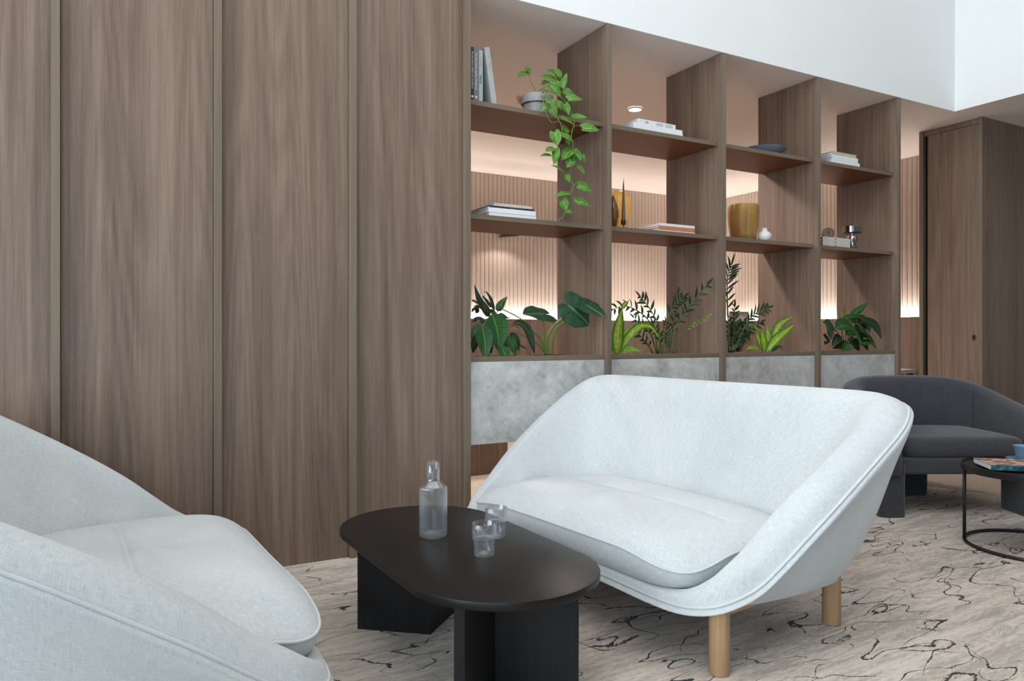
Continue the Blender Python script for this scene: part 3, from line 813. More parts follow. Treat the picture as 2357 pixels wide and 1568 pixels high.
# ------------------------------------------------------------------ round side table with book, cup and saucer
SC = cpt(2.50, 3.50)
ST = thing('side_table', 'round black metal side table with a ring base at the right edge', 'side table', SC, -TH)
SZ = .380
MB().lathe([(.0005, SZ-.012), (.300, SZ-.012), (.301, SZ-.024), (.309, SZ-.024), (.310, SZ-.022), (.310, SZ+.008), (.307, SZ+.009), (.304, SZ+.008), (.303, SZ), (.0005, SZ)], 96).build('tray_top', 'black_metal', ST, smooth=True, auto=.6)
ring = [(.296*math.cos(a), .296*math.sin(a), .0085) for a in np.linspace(0, 2*math.pi, 96, endpoint=False)]
MB().tube(ring, .008, 10, closed=True).build('base_ring', 'black_metal', ST, smooth=True)
for a in (154, 274, 34):
    a = math.radians(a); x, y = .296*math.cos(a), .296*math.sin(a)
    MB().tube([(x, y, .01), (x, y, SZ-.011)], .008, 12).build('leg', 'black_metal', ST, smooth=True)
a0 = onz(2281, 1083.2, SZ+.008); b0 = onz(2240, 1065.5, SZ+.008); vd = b0-a0; ang = math.atan2(-vd[0], vd[1]); dl = float(np.linalg.norm(vd))
BK = thing('magazine_book', 'glossy picture book with a teal spine lying on the round side table', 'book', (a0[0], a0[1], SZ+.0093), ang)
MB().box(.002, .236, .002, dl-.001, .0015, .0225).build('pages', 'white_paper', BK, bevel=.0005)
cv = MB().box(0, .238, 0, dl, .0225, .0245).build('front_cover', 'cover_art', BK, bevel=.0004)
MB().box(0, .238, 0, dl, 0, .0015).build('back_cover', 'spine_art', BK, bevel=.0004)
MB().box(0, .238, -.0015, .0015, 0, .0245).build('spine', 'spine_art', BK, bevel=.0005)
cs = onz(2355, 1061, SZ)
sc_ = thing('saucer', 'pale blue saucer under the cup on the side table', 'saucer', (cs[0], cs[1], SZ+.0005))
MB().lathe([(.0005, .0), (.03, .0), (.034, .003), (.055, .006), (.074, .011), (.0755, .0125), (.074, .0135), (.054, .0085), (.033, .0065), (.0005, .0065)], 64).build('dish', 'cup_blue', sc_, smooth=True)
cp = thing('cup', 'blue glazed coffee cup on a saucer at the right edge', 'cup', (cs[0], cs[1], SZ+.0075))
MB().lathe([(.0005, 0), (.026, 0), (.030, .004), (.036, .03), (.0445, .068), (.0452, .0705), (.0435, .0705), (.034, .03), (.028, .008), (.0005, .006)], 64).build('bowl', 'cup_blue', cp, smooth=True)
hd = [(.036+.030*math.sin(t_)+.002, 0, .040+.022*math.cos(t_)) for t_ in np.linspace(.1, math.pi-.1, 14)]
h = MB().tube(hd, .004, 10).build('handle', 'cup_blue', cp, smooth=True); h.rotation_euler = (0, 0, -TH+.1)

# ------------------------------------------------------------------ books
def flat_book(label, x0, x1, y0, dep, z0, h, cover, page='white_paper', slant=0, words=(), group=None, name='book'):
    t = thing(name, label, 'book', ((x0+x1)/2, y0+dep/2, z0+.0003), group=group)
    hx = (x1-x0)/2; hy = dep/2; ct = min(.002, h*.16)
    MB().box(-hx+.003, hx-.003, -hy+.003, hy-.003, ct, h-ct-.0002).build('pages', page, t)
    MB().box(-hx, hx, -hy+.0012, hy, 0, ct).build('back_cover', cover, t)
    MB().box(-hx+slant, hx-slant, -hy+.0012, hy, h-ct-.0002, h-.0002).build('front_cover', cover, t)
    sp = MB().add([(-hx, -hy-.0, 0), (hx, -hy, 0), (hx-slant, -hy, h-.0002), (-hx+slant, -hy, h-.0002), (-hx, -hy+.0028, 0), (hx, -hy+.0028, 0), (hx-slant, -hy+.0028, h-.0002), (-hx+slant, -hy+.0028, h-.0002)],
                  [(0,1,2,3),(4,7,6,5),(0,4,5,1),(1,5,6,2),(2,6,7,3),(3,7,4,0)]).build('spine', cover, t)
    for body, size, fx, fz, ink in words:
        text('lettering', body, size, ink, sp, (-hx+2*hx*fx, -hy-.0002, h*fz), (math.pi/2, 0, 0))
    return t
def xs(l, r, Y): return xat(l, Y), xat(r, Y)
# first bay, lower shelf
Y = .05
x0, x1 = xs(1126, 1234, Y); flat_book('bottom white book of the stack on the first lower shelf', x0, x1, Y, .29, ZL, .018, 'white_paper', group='stacked books')
x0, x1 = xs(1124, 1233, Y); flat_book('thick white book, second from the bottom on the first lower shelf', x0, x1, Y-.002, .27, ZL+.0183, .0245, 'white_paper', group='stacked books')
x0, x1 = xs(1127, 1230, Y); flat_book('thin black book in the stack on the first lower shelf', x0, x1, Y, .24, ZL+.0431, .0095, 'black_cover', group='stacked books', words=[('=1.03', .004, .45, .4, 'ink_grey')])
x0, x1 = xs(1138, 1224, Y+.01); flat_book('top cream book of the stack on the first lower shelf', x0, x1, Y+.01, .26, ZL+.0529, .0165, 'cream_paper', group='stacked books', words=[('=1.022', .004, .04, .5, 'ink_grey'), ('.', .012, .93, .3, 'ink')])
# second bay, upper shelf
Y = .05
x0, x1 = xs(1458, 1572, Y); flat_book('thick white book with slanted ends on the second upper shelf', x0, x1, Y, .30, ZU, .037, 'white_paper', slant=.006, group='stacked books')
x0, x1 = xs(1468, 1555, Y+.005); flat_book('white book numbered 160 on top of the second upper stack', x0, x1, Y+.005, .28, ZU+.0373, .0265, 'white_paper', group='stacked books',
    words=[('+', .013, .06, .42, 'ink'), ('\u2014', .013, .10, .45, 'ink'), ('160', .020, .17, .22, 'ink'), ('=4.055', .0032, .48, .66, 'ink_grey'), ('=4.058', .0032, .72, .66, 'ink_grey')])
# second bay, lower shelf
Y = .05
x0, x1 = xs(1516, 1600, Y); flat_book('thin white book at the bottom of the terracotta stack', x0, x1, Y, .27, ZL, .0065, 'white_paper', group='stacked books')
x0, x1 = xs(1517, 1599.5, Y); flat_book('lower terracotta book on the second lower shelf', x0, x1, Y+.001, .26, ZL+.0068, .0125, 'orange_cover', group='stacked books')
flat_book('upper terracotta book on the second lower shelf', x0, x1, Y+.001, .26, ZL+.0196, .0125, 'orange_cover', group='stacked books')
x0, x1 = xs(1518, 1599, Y+.004); flat_book('pale grey book lying on the terracotta books', x0, x1, Y+.004, .27, ZL+.0324, .0155, 'white_paper', group='stacked books')
# fourth bay, upper shelf
Y = .05
for l, r, z, h, m_, lab in ((1913, 1979, 0, .027, 'white_paper', 'widest white book at the bottom of the fourth upper stack'),
                            (1915, 1974.5, .0273, .0125, 'white_paper', 'thin white book above the widest one on the fourth upper shelf'),
                            (1914, 1975, .0401, .0185, 'white_paper', 'white book just under the sage one on the fourth upper shelf'),
                            (1917, 1971, .0589, .0225, 'sage_cover', 'sage green book on top of the fourth upper stack')):
    x0, x1 = xs(l, r, Y); flat_book(lab, x0, x1, Y, .28, ZU+z, h, m_, group='stacked books')
# fourth bay, lower shelf
for k, lab in enumerate(('lowest cream magazine box under the round clock', 'middle cream magazine box under the round clock', 'top cream magazine box carrying the round clock')):
    x0, x1 = xs(1894, 1957, Y)
    flat_book(lab, x0, x1, Y, .24, ZL+k*.0208, .0205, 'cream_paper', 'slate_cover', group='cream magazine volumes', name='magazine_volume', words=[('mara', .012, .42, .32, 'ink'), ('=1.028', .004, .10, .5, 'ink_grey')])
# standing books, first bay upper shelf
def stand_book(label, x0, thick, y0, dep, h, cover, words=(), lean=0, dot=None):
    t = thing('book', label, 'book', (x0+thick/2, y0+dep/2, ZU+.0004), group='standing books on the first upper shelf')
    hx, hy = thick/2, dep/2; ct = .002
    P = []
    P.append(MB().box(-hx+ct, hx-ct, -hy+.003, hy-.004, .003, h-.003).build('pages', 'cream_paper', t))
    P.append(MB().box(-hx, -hx+ct, -hy+.001, hy, 0, h).build('back_cover', cover, t))
    P.append(MB().box(hx-ct, hx, -hy+.001, hy, 0, h).build('front_cover', cover, t))
    sp = MB().box(-hx, hx, -hy-.0015, -hy+.001, 0, h).build('spine', cover, t, bevel=.0006); P.append(sp)
    for body, size, fz, ink, ox in words:
        text('lettering', body, size, ink, sp, (ox-size*.3, -hy-.0018, h*fz), (math.pi/2, math.pi/2, 0), fit=h*.70 if len(body) > 20 else None, shear=.25 if len(body) > 20 else 0)
    if dot:
        q = MB().lathe([(.0002, 0), (.006, 0), (.006, .0006), (.0002, .0006)], 20).build('emblem', dot, sp); q.rotation_euler = (math.pi/2, 0, 0); q.location = (0, -hy-.0015, .022)
    if lean:
        t.rotation_euler = (0, lean, 0); t.location.z += hx*math.sin(abs(lean))+.0005
    return t
Y = .055
zt = lambda py, px: at(px, py, Y)[2]-ZU
stand_book('black cookbook at the left end of the standing books', xat(1084, Y)+.0, xat(1090, Y)-xat(1084, Y), Y, .21, zt(108, 1086), 'black_cover', [('The Broadsheet Melbourne Cookbook', .0135, .93, 'white_ink', 0)], dot='white_ink')
stand_book('slate grey cookbook second among the standing books', xat(1090.3, Y), xat(1101.3, Y)-xat(1090.3, Y), Y, .21, zt(110.5, 1095), 'slate_cover', [('The Broadsheet Sydney Cookbook', .0150, .92, 'white_ink', 0)], dot='white_ink')
stand_book('pale grey book lettered mara among the standing books', xat(1102, Y), xat(1111, Y)-xat(1102, Y), Y, .2, zt(116, 1107), 'grey_paper', [('mara', .022, .52, 'ink', 0), ('=1.05', .003, .88, 'ink_grey', .002)])
xb = xat(1131.5, Y)
stand_book('pale book leaning left against the standing books', xb, .030, Y, .2, .285, 'grey_paper', [('=1.03', .003, .90, 'ink_grey', .004), ('=1.04', .003, .74, 'ink_grey', .004)], lean=-.150)

# ------------------------------------------------------------------ ornaments
def turned(name, label, cat, px, Y, z, prof, mat, part='body', seg=48, mod=None, group=None, rz=0):
    t = thing(name, label, cat, (xat(px, Y), Y, z+.0004), rz)
    MB().lathe(prof, seg, mod=mod).build(part, mat, t, smooth=True, auto=.9); return t
turned('bowl', 'shallow blue-grey ceramic bowl on the third upper shelf', 'bowl', 1757, .22, ZU,
       [(.0005, 0), (.05, 0), (.062, .003), (.11, .030), (.146, .064), (.148, .067), (.145, .067), (.106, .036), (.06, .009), (.0005, .007)], 'blue_ceramic', seg=72)
def lob(r, z, a, j): return r*(1+.085*abs(math.sin(3*a))**.6*1.0-.06) if r > .01 else r
turned('amber_vase', 'wide amber lobed vase on the third lower shelf', 'vase', 1711, .17, ZL,
       [(.0005, 0), (.072, 0), (.078, .004), (.086, .05), (.094, .12), (.098, .19), (.097, .232), (.095, .236), (.092, .232), (.092, .19), (.088, .12), (.078, .03), (.0005, .012)], 'amber', seg=144, mod=lob)
turned('white_bottle', 'small round white ceramic bottle beside the amber vase', 'bottle', 1760, .10, ZL,
       [(.0005, 0), (.022, 0), (.034, .008), (.042, .028), (.041, .045), (.032, .060), (.019, .067), (.0155, .072), (.0165, .082), (.0185, .086), (.0165, .087), (.013, .083), (.012, .07), (.0005, .06)], 'white_ceramic',
       mod=lambda r, z, a, j: r*(1+.018*math.sin(8*a+z*120)) if .01 < z < .06 else r)
t = turned('yellow_vase', 'egg-shaped yellow glass vase behind the candle', 'vase', 1424, .24, ZL,
       [(.0005, 0), (.028, 0), (.034, .004), (.052, .06), (.070, .13), (.0745, .165), (.069, .20), (.055, .228), (.030, .246), (.0005, .252)], 'amber', seg=64)
t.children[0].data.materials[0] = M['yellow_opal'] if 'yellow_opal' in M else M['amber']
# rough bronze rock ornament
rb = bmesh.new(); bmesh.ops.create_icosphere(rb, subdivisions=3, radius=1)
rr_ = random.Random(5)
for v in rb.verts:
    n_ = v.co.normalized(); k_ = 1+.22*math.sin(5*n_.x+2*n_.z)*math.cos(4*n_.y)+rr_.uniform(-.05, .05)
    v.co = Vector((n_.x*.030*k_, n_.y*.028*k_, (n_.z*.5+.5)*.20*(1-.25*abs(n_.x))))
me = bpy.data.meshes.new('rock'); rb.to_mesh(me); rb.free(); me.materials.append(M['rock_gold'])
ro = bpy.data.objects.new('rock_ornament', me); COL.objects.link(ro); ro.location = (xat(1411, .15), .15, ZL+.0005)
tag(ro, 'jagged brown-gold rock ornament half hidden by the upright', 'ornament')
ch = thing('candle_holder', 'black candle holder with a slim pointed brown candle', 'candle holder', (xat(1435, .075), .075, ZL+.0004))
MB().lathe([(.0005, 0), (.024, 0), (.024, .003), (.004, .005), (.0025, .008), (.0025, .018), (.004, .020), (.0125, .021), (.0135, .024), (.0135, .046), (.0120, .046), (.0115, .03), (.0005, .03)], 32).build('holder', 'black_metal', ch, smooth=True, auto=.7)
MB().lathe([(.0005, .030), (.0112, .030), (.0112, .046), (.0095, .10), (.0065, .19), (.0038, .25), (.001, .272), (.0005, .273)], 24).build('candle', 'candle', ch, smooth=True)
MB().tube([(0, 0, .27), (.001, 0, .278), (.0025, 0, .286)], .0009, 6).build('wick', 'ink', ch)
# round clock tipped back on the magazine volumes
cx_, cz_ = xat(1906, .14), ZL+.0625
ck = thing('round_clock', 'small round bronze clock leaning on the magazine volumes', 'clock', (cx_, .14, cz_))
b_ = MB().lathe([(.0005, -.012), (.036, -.012), (.040, -.009), (.040, .009), (.038, .012), (.033, .0125), (.0325, .010), (.0005, .010)], 48).build('case', 'bronze', ck, smooth=True, auto=.6)
b_.rotation_euler = (math.radians(78), 0, math.radians(-42)); b_.location = (0, 0, .0418)
h_ = MB().box(-.0022, .0022, -.002, .020, .0105, .0125).box(.003, .006, -.014, .004, .0105, .0125).build('hands', 'ink', b_)
# mushroom table lamp
ml = thing('table_lamp', 'small polished metal mushroom lamp at the end of the magazine volumes', 'lamp', (xat(1961.5, .09), .09, ZL+.0004))
MB().lathe([(.0005, 0), (.034, 0), (.036, .003), (.036, .088), (.034, .091), (.0005, .091)], 48).build('base', 'chrome', ml, smooth=True, auto=.6)
MB().lathe([(.010, .0905), (.010, .112)], 24).build('neck', 'chrome', ml, smooth=True)
MB().lathe([(.0005, .1115), (.060, .1115), (.064, .114), (.064, .156), (.061, .159), (.0005, .160)], 56).build('shade', 'chrome', ml, smooth=True, auto=.6)

# ------------------------------------------------------------------ plants
def leaf_mesh(mb, spine, width, normal, kind='ovate', fold=.12, nseg=10, wave=0, seedv=0):
    """spine: list of world points base->tip; width: full width; normal: rough facing of the blade"""
    sp = np.array(catmull(spine, max(2, nseg//(len(spine)-1)))); n = len(sp)
    d = np.r_[0, np.cumsum(np.linalg.norm(np.diff(sp, axis=0), axis=1))]; d /= d[-1]
    nrm = np.array(normal, float)
    cs = [-1, -.72, -.36, 0, .36, .72, 1]; rows = []
    for i, p in enumerate(sp):
        t = sp[min(i+1, n-1)]-sp[max(i-1, 0)]; t /= np.linalg.norm(t)+1e-9
        side = np.cross(t, nrm); side /= np.linalg.norm(side)+1e-9; up = np.cross(side, t)
        s = d[i]
        if kind == 'ovate': wv = (math.sin(math.pi*s**.62))**.85*(1-.12*s)
        elif kind == 'lance': wv = math.sin(math.pi*min(1, s**.75))**.8
        elif kind == 'heart': wv = (max(0, 1-((s-.3)/.7)**1.7))**.95 if s > .3 else .74+.26*(s/.3)**.7
        elif kind == 'ear': wv = (1-s)**.55*1.05
        else: wv = math.sin(math.pi*s)**.7
        w_ = max(.012, wv)*width/2
        back = 0
        row = []
        for c_ in cs:
            q = p+side*w_*c_+up*(abs(c_)*fold*w_*2)
            if kind in ('heart', 'ear') and s < .3:      # lobes reach back past the stalk
                q = q-t*math.sin(min(1, abs(c_))*2.36)*.20*width*(1-s/.3)**1.3
            if wave: q = q+up*wave*width*math.sin(9*s+c_*2+seedv)*abs(c_)
            row.append(tuple(q))
        rows.append(row)
    mb.grid(rows, uv=lambda i, j: ((cs[j]+1)/2, d[min(i, n-1)]))
    return mb
def ear_mesh(mb, cen, tip, normal, wfac=1.0, droop=.06, seedv=0):
    deg = [0, 14, 30, 50, 70, 90, 112, 135, 152, 165, 174, 180]; rad = [1.0, .88, .79, .74, .71, .69, .68, .68, .66, .54, .30, .16]
    cen, tip = np.array(cen), np.array(tip); t = tip-cen; Ln = np.linalg.norm(t); t /= Ln
    sd = np.cross(t, normal); sd /= np.linalg.norm(sd); up = np.cross(sd, t); rows = []; uvs = []
    angs = np.linspace(-180, 180, 49)
    for a in angs[:-1]:
        r = np.interp(abs(a), deg, rad); row = []; u = []
        for q in (0.001, .2, .42, .64, .84, 1.0):
            x = r*q*math.cos(math.radians(a)); y = r*q*math.sin(math.radians(a))*wfac
            z = -droop*(x*x+y*y)+.05*abs(y)+.018*q*math.sin(math.radians(a)*7+seedv)
            row.append(tuple(cen+Ln*(t*x+sd*y+up*z))); u.append((.5+y*.7, .35+.6*x))
        rows.append(row); uvs.append(u)
    mb.grid(rows, closed_u=True, uv=lambda i, j: uvs[i % len(uvs)][j]); return mb
TOCAM = -FV*.8+np.array([0, 0, .55])
class Plant:
    def __init__(s, name, label, cat, base, zm, Y):
        s.t = thing(name, label, cat, base); s.zm = zm; s.Y = Y; s.k = 0; s.mb = MB()
    def P(s, p):
        ox, oy, sc = s.zm; Y = p[2] if len(p) > 2 else s.Y
        return at(ox+p[0]/sc, oy+p[1]/sc, Y)
    def px(s, w): return w/s.zm[2]*4.3/FPX
    def leaf(s, pts, width, mat, kind='ovate', fold=.12, tilt=None, wave=.0, dy=.0):
        s.k += 1; r = random.Random(s.k*17+int(s.zm[0]))
        pts = [tuple(p) if len(p) > 2 else (p[0], p[1], s.Y+dy) for p in pts]
        sp = [s.P(p) for p in pts]
        if len(sp) == 2:
            m = (sp[0]+sp[1])/2; L_ = np.linalg.norm(sp[1]-sp[0])
            sp[1] = sp[1]+np.array([0, r.uniform(-.25, .1)*L_, 0])
            m = m+np.array([0, -.10*L_, .03*L_]); sp = [sp[0], m, sp[1]]
        nr = np.array(tilt, float) if tilt is not None else TOCAM+np.array([r.uniform(-.35, .35), r.uniform(-.2, .2), r.uniform(-.25, .35)])
        w_ = s.px(width)*(np.linalg.norm(s.P(pts[0])-CAM)/4.3)
        mb = leaf_mesh(MB(), sp, w_, nr, kind, fold, 14, wave, s.k)
        return mb.build('leaf', mat, s.t, smooth=True, world=True)
    def stem(s, pts, r0, r1, dy=0):
        sp = catmull([s.P(tuple(p) if len(p) > 2 else (p[0], p[1], s.Y+dy)) for p in pts], 5); n = len(sp)
        s.mb.tube([tuple(p) for p in sp], [r0+(r1-r0)*i/(n-1) for i in range(n)], 7)
        return sp
    def done(s, mat='stem'):
        if s.mb.v: s.mb.build('stems', mat, s.t, smooth=True, world=True)

# trailing pothos in a grey pot
zm = (1060, 60, 3.135); pc = at(1236, 230, .17)
pt_ = thing('plant_pot', 'round grey pot with a wire band on the first upper shelf', 'pot', (pc[0], .17, ZU+.0004))
MB().lathe([(.0005, 0), (.062, 0), (.066, .004), (.078, .075), (.0865, .078), (.0905, .12), (.088, .122), (.084, .119), (.080, .085), (.070, .02), (.0005, .02)], 56).build('body', 'pot_grey', pt_, smooth=True, auto=.7)
MB().tube([(.0815*math.cos(a), .0815*math.sin(a), .0735) for a in np.linspace(0, 2*math.pi, 48, endpoint=False)], .0022, 6, closed=True).build('wire_band', 'bronze', pt_, smooth=True)
MB().lathe([(.0005, .10), (.082, .10)], 40).build('soil', 'soil', pt_)
pp = Plant('pothos', 'trailing green pothos vine spilling from the grey pot', 'plant', (pc[0], .17, ZU+.10), zm, -.035)
v1 = pp.stem([(560, 490, .13), (600, 520, .05), (650, 590, -.02), (715, 690), (732, 760), (705, 860), (690, 1000)], .0026, .0016)
v2 = pp.stem([(640, 470, .13), (735, 520, .04), (795, 615, -.02), (822, 690), (800, 790), (815, 900), (800, 1000), (790, 1090), (815, 1150), (797, 1200), (790, 1260), (740, 1370), (700, 1404)], .0026, .0013)
v3 = pp.stem([(620, 480, .14), (600, 560, -.01), (650, 690), (712, 690), (760, 740), (800, 760)], .002, .0013)
v4 = pp.stem([(540, 470, .15), (505, 395, .15), (493, 345, .15)], .0018, .0013)
v5 = pp.stem([(560, 470, .15), (640, 430, .12), (740, 440, .05), (752, 400, .04)], .0018, .0013)
vine = np.array(v1+v2+v3+v4+v5)
for b, tip, wd, dy in [((497,345),(408,372),72,.18),((470,300),(505,352),40,.19),((700,405),(560,378),84,.13),((705,360),(600,335),70,.16),((690,328),(715,388),56,.15),((625,400),(580,432),48,.14),
    ((645,432),(720,518),88,.04),((735,440),(757,343),42,.04),((700,420),(738,448),56,.05),((740,470),(818,525),72,.05),((778,530),(890,535),74,.0),((640,470),(575,492),48,.08),((620,545),(697,572),60,.03),
    ((692,558),(748,612),56,.02),((755,565),(776,648),46,.01),((650,575),(690,640),48,0),((608,580),(578,622),36,0),((650,600),(690,662),52,-.01),((808,660),(903,668),60,0),((725,668),(812,722),66,0),
    ((880,738),(990,758),78,-.02),((735,735),(775,775),50,.01),((678,768),(692,868),76,0),((728,790),(832,862),76,-.01),((760,832),(785,872),50,.02),((668,890),(604,908),50,0),((652,938),(566,944),50,0),((690,890),(676,1002),54,.0),
    ((795,895),(726,970),74,0),((825,900),(862,976),56,-.01),((815,935),(818,992),50,.01),((803,975),(757,1026),56,-.01),((842,1015),(890,1074),54,0),((745,1062),(648,1004),50,0),((762,1078),(786,1132),40,.0),
    ((850,1150),(942,1196),64,0),((788,1212),(668,1236),64,0),((820,1260),(936,1306),58,0),((735,1258),(756,1332),64,.0),((755,1338),(820,1359),44,0),((880,930),(895,1000),30,0)]:
    pp.leaf([(b[0], b[1], pp.Y+dy), (tip[0], tip[1], pp.Y+dy)], wd*1.12, 'leaf_pothos', 'heart', .14)
    q = pp.P((b[0], b[1], pp.Y+dy)); j = int(np.argmin(np.linalg.norm(vine-q, axis=1))); m_ = (q+vine[j])/2+np.array([0, -.006, .010])
    pp.mb.tube([tuple(x) for x in catmull([vine[j], m_, q], 4)], .0011, 5)
pp.leaf([(440, 515, .10), (418, 520, .10), (436, 570, .10)], 34, 'dry', 'ovate')
pp.done()

# first planter, left: peace lily
za = (1060, 600, 5.8925)
pl = Plant('peace_lily', 'dark leafy lily drooping over the rim at the left end of the planter', 'plant', tuple(at(1130, 815, .2)*[1, 1, 0]+[0, 0, .893]), za, .12)
for pts, wd, mt, dy in [([(430,720),(500,960),(525,1242)],345,'leaf_lily',-.05),([(290,880),(330,1100),(342,1352)],245,'leaf_lily',-.06),([(555,1150),(600,1270),(655,1422)],160,'leaf_lily',-.08),
    ([(640,1020),(700,1140),(752,1302)],135,'leaf_lily',-.04),([(670,980),(750,1080),(795,1232)],120,'leaf_zz',0),([(400,700),(260,540),(185,320)],92,'leaf_zz',.02),([(500,690),(560,580),(636,486)],118,'leaf_lily',.04),
    ([(460,690),(410,520),(345,425),(300,440)],50,'leaf_zz',.02),([(400,760),(300,640),(170,620)],110,'leaf_zz',.06),([(330,860),(230,800),(150,840)],130,'leaf_zz',.05),([(300,900),(200,960),(150,1080)],150,'leaf_lily',.02),
    ([(260,1000),(200,1120),(165,1260)],140,'leaf_zz',.0),([(520,720),(640,780),(680,765)],70,'leaf_zz',.06),([(480,760),(420,700),(330,690)],110,'leaf_zz',.06),([(560,1000),(600,1120),(590,1250)],150,'leaf_zz',.02),
    ([(420,900),(380,1100),(420,1260)],180,'leaf_zz',.03),([(250,700),(190,660),(150,700)],80,'leaf_zz',.08),([(420,640),(330,520),(290,460)],60,'leaf_zz',.04),([(800,1150),(860,1180),(907,1218)],32,'leaf_zz',.02)]:
    pl.leaf(pts, wd, mt, 'ovate', .10, wave=.012, dy=dy)
for a_ in ((430,720),(290,880),(400,700),(500,690),(460,690),(560,1000),(640,1020),(330,860)):
    pl.stem([(360,1300,.16),((a_[0]+360)/2-20,(a_[1]+1250)/2,.16),(a_[0],a_[1],.12)], .004, .0022)
pl.stem([(345,760,.14),(310,600,.13),(288,360,.13)], .0022, .001)
pl.leaf([(150,545,.15),(200,560,.15),(262,605,.15)], 56, 'dry', 'ovate')
pl.done('stem_dark')
# first planter, right: elephant ear
ee = Plant('elephant_ear', 'elephant-ear plant with big round leaves on long stalks', 'plant', tuple(at(1263, 815, .2)*[1, 1, 0]+[0, 0, .893]), za, .16)
for cen, tip, nr, wf in (((1520,652,.06),(1770,866,.05),(-.30,-.85,.45),1.0),((1700,600,.075),(1962,740,-.015),(.15,-.75,.6),.95),((1110,722,.19),(858,698,.17),(.05,-.50,.86),1.0)):
    ear_mesh(MB(), ee.P(cen), ee.P(tip), np.array(nr), wf, .10, cen[0]).build('leaf', 'leaf_elephant', ee.t, smooth=True, world=True)
ee.leaf([(705,862,.12),(800,850,.11),(900,940,.10),(960,1100,.10),(1005,1272,.11)], 125, 'leaf_zz', 'lance', .2)
ee.leaf([(560,655,.14),(520,640,.14),(470,670,.14)], 60, 'leaf_elephant', 'ovate')
ee.leaf([(680,900,.14),(720,880,.14),(800,905,.14)], 44, 'dry', 'lance')
ee.stem([(1185,1290,.18),(1155,1120,.17),(1225,930,.14),(1380,780,.10),(1510,660,.06)], .0105, .0042)
ee.stem([(1225,1290,.18),(1238,1090,.17),(1330,900,.15),(1440,815,.14),(1700,606,.075)], .0100, .0038)
ee.stem([(1165,1290,.18),(1100,1090,.17),(960,930,.15),(800,780,.14),(560,655,.14)], .0075, .003)
ee.stem([(1160,1290,.18),(1130,1050,.18),(1110,740,.20)], .006, .0028)
ee.stem([(1160,1280,.18),(1060,1140,.16),(880,1030,.14),(680,930,.14)], .0055, .0025)
ee.done()
# second planter
zb = (1380, 580, 5.228)
dr_ = Plant('dracaena', 'bright yellow-striped dracaena at the left of the second planter', 'plant', tuple(at(1423, 812, .16)*[1, 1, 0]+[0, 0, .893]), zb, .14)
for pts, wd, dy, mt in [([(215,1235),(225,960),(272,688)],150,-.02,'leaf_drac'),([(225,1235),(330,1050),(470,905),(580,895),(650,940),(722,1052)],105,.0,'leaf_drac'),([(285,1225),(380,1175),(496,1195)],95,-.05,'leaf_lime'),
    ([(240,1230),(290,1010),(405,878)],70,.03,'leaf_drac'),([(270,690),(300,640),(352,588)],62,-.02,'leaf_drac'),([(190,1235),(175,1120),(158,1020)],70,.04,'leaf_drac')]:
    dr_.leaf(pts, wd, mt, 'lance', .16, dy=dy)
dr_.stem([(212,1260,.14),(216,1200,.14),(222,1060,.13)], .005, .003); dr_.done()
def zz(pl, pts, n, ln, wd, mt='leaf_zz', start=.35, r0=.005, r1=.0018, dy=0, flat=.5):
    sp = pl.stem(pts, r0, r1, dy); sp = np.array(sp); m = len(sp); wd *= .68; n = int(n*.8); ln *= 1.12
    rn = random.Random(int(pts[-1][0]*13+n))
    for i in range(n):
        f = start+(1-start)*(i+.5)/n; x = f*(m-1); j = int(min(m-2, math.floor(x))); p = sp[j]+(sp[j+1]-sp[j])*(x-j)
        t = sp[j+1]-sp[j]; t /= np.linalg.norm(t)
        sd = np.cross(t, np.array([-.2, -1, .2])); sd /= np.linalg.norm(sd)
        s_ = 1 if i % 2 == 0 else -1
        dv = t*.75+sd*s_*.8+np.array([0, rn.uniform(-.45, .2), 0]); dv /= np.linalg.norm(dv)
        L_ = ln*rn.uniform(.8, 1.12)*(.75+.35*math.sin(math.pi*(i+1)/(n+1)))
        q = p+dv*L_; mid = p+dv*L_*.5+np.array([0, -.004, .004])
        leaf_mesh(MB(), [p, mid, q], wd, np.array([rn.uniform(-.4, .4), -1, rn.uniform(.1, .7)]), 'lance', .14, 8).build('leaf', mt, pl.t, smooth=True, world=True)
    leaf_mesh(MB(), [sp[-1], sp[-1]+t*ln*.5, sp[-1]+t*ln], wd, (0, -1, .4), 'lance', .14, 8).build('leaf', mt, pl.t, smooth=True, world=True)
z1 = Plant('zz_plant', 'dark glossy zz plant fanning across the middle of the second planter', 'plant', tuple(at(1525, 812, .2)*[1, 1, 0]+[0, 0, .893]), zb, .18)
zz(z1, [(700,1230),(660,960),(560,790),(420,690),(290,650),(165,690)], 18, .052, .024, dy=.03)
zz(z1, [(715,1230),(720,920),(650,760),(560,620),(495,545)], 15, .052, .024)
zz(z1, [(745,1230),(800,880),(860,700),(935,600),(1010,545)], 14, .055, .026, dy=-.02)
zz(z1, [(880,1230),(900,960),(985,780),(1100,620,.09),(1285,408,.06)], 17, .060, .028, dy=-.04)
zz(z1, [(790,1230),(810,1060),(795,850)], 18, .040, .020, start=.2, dy=.02)
zz(z1, [(690,1230),(620,1000),(520,900),(420,800)], 12, .046, .022, dy=.06)
zz(z1, [(830,1235),(870,1000),(900,800),(940,520)], 12, .05, .025, dy=.04)
zz(z1, [(650,1235),(570,1100),(440,960)], 10, .046, .024, dy=.05)
zz(z1, [(760,1235),(720,1050),(640,860)], 12, .046, .024, dy=.05)
zz(z1, [(905,1225),(965,1030),(1070,920,.10),(1200,850,.08),(1315,770,.06)], 16, .022, .013, 'leaf_lime', .45, .0026, .001, -.05)
z1.done('stem_dark')
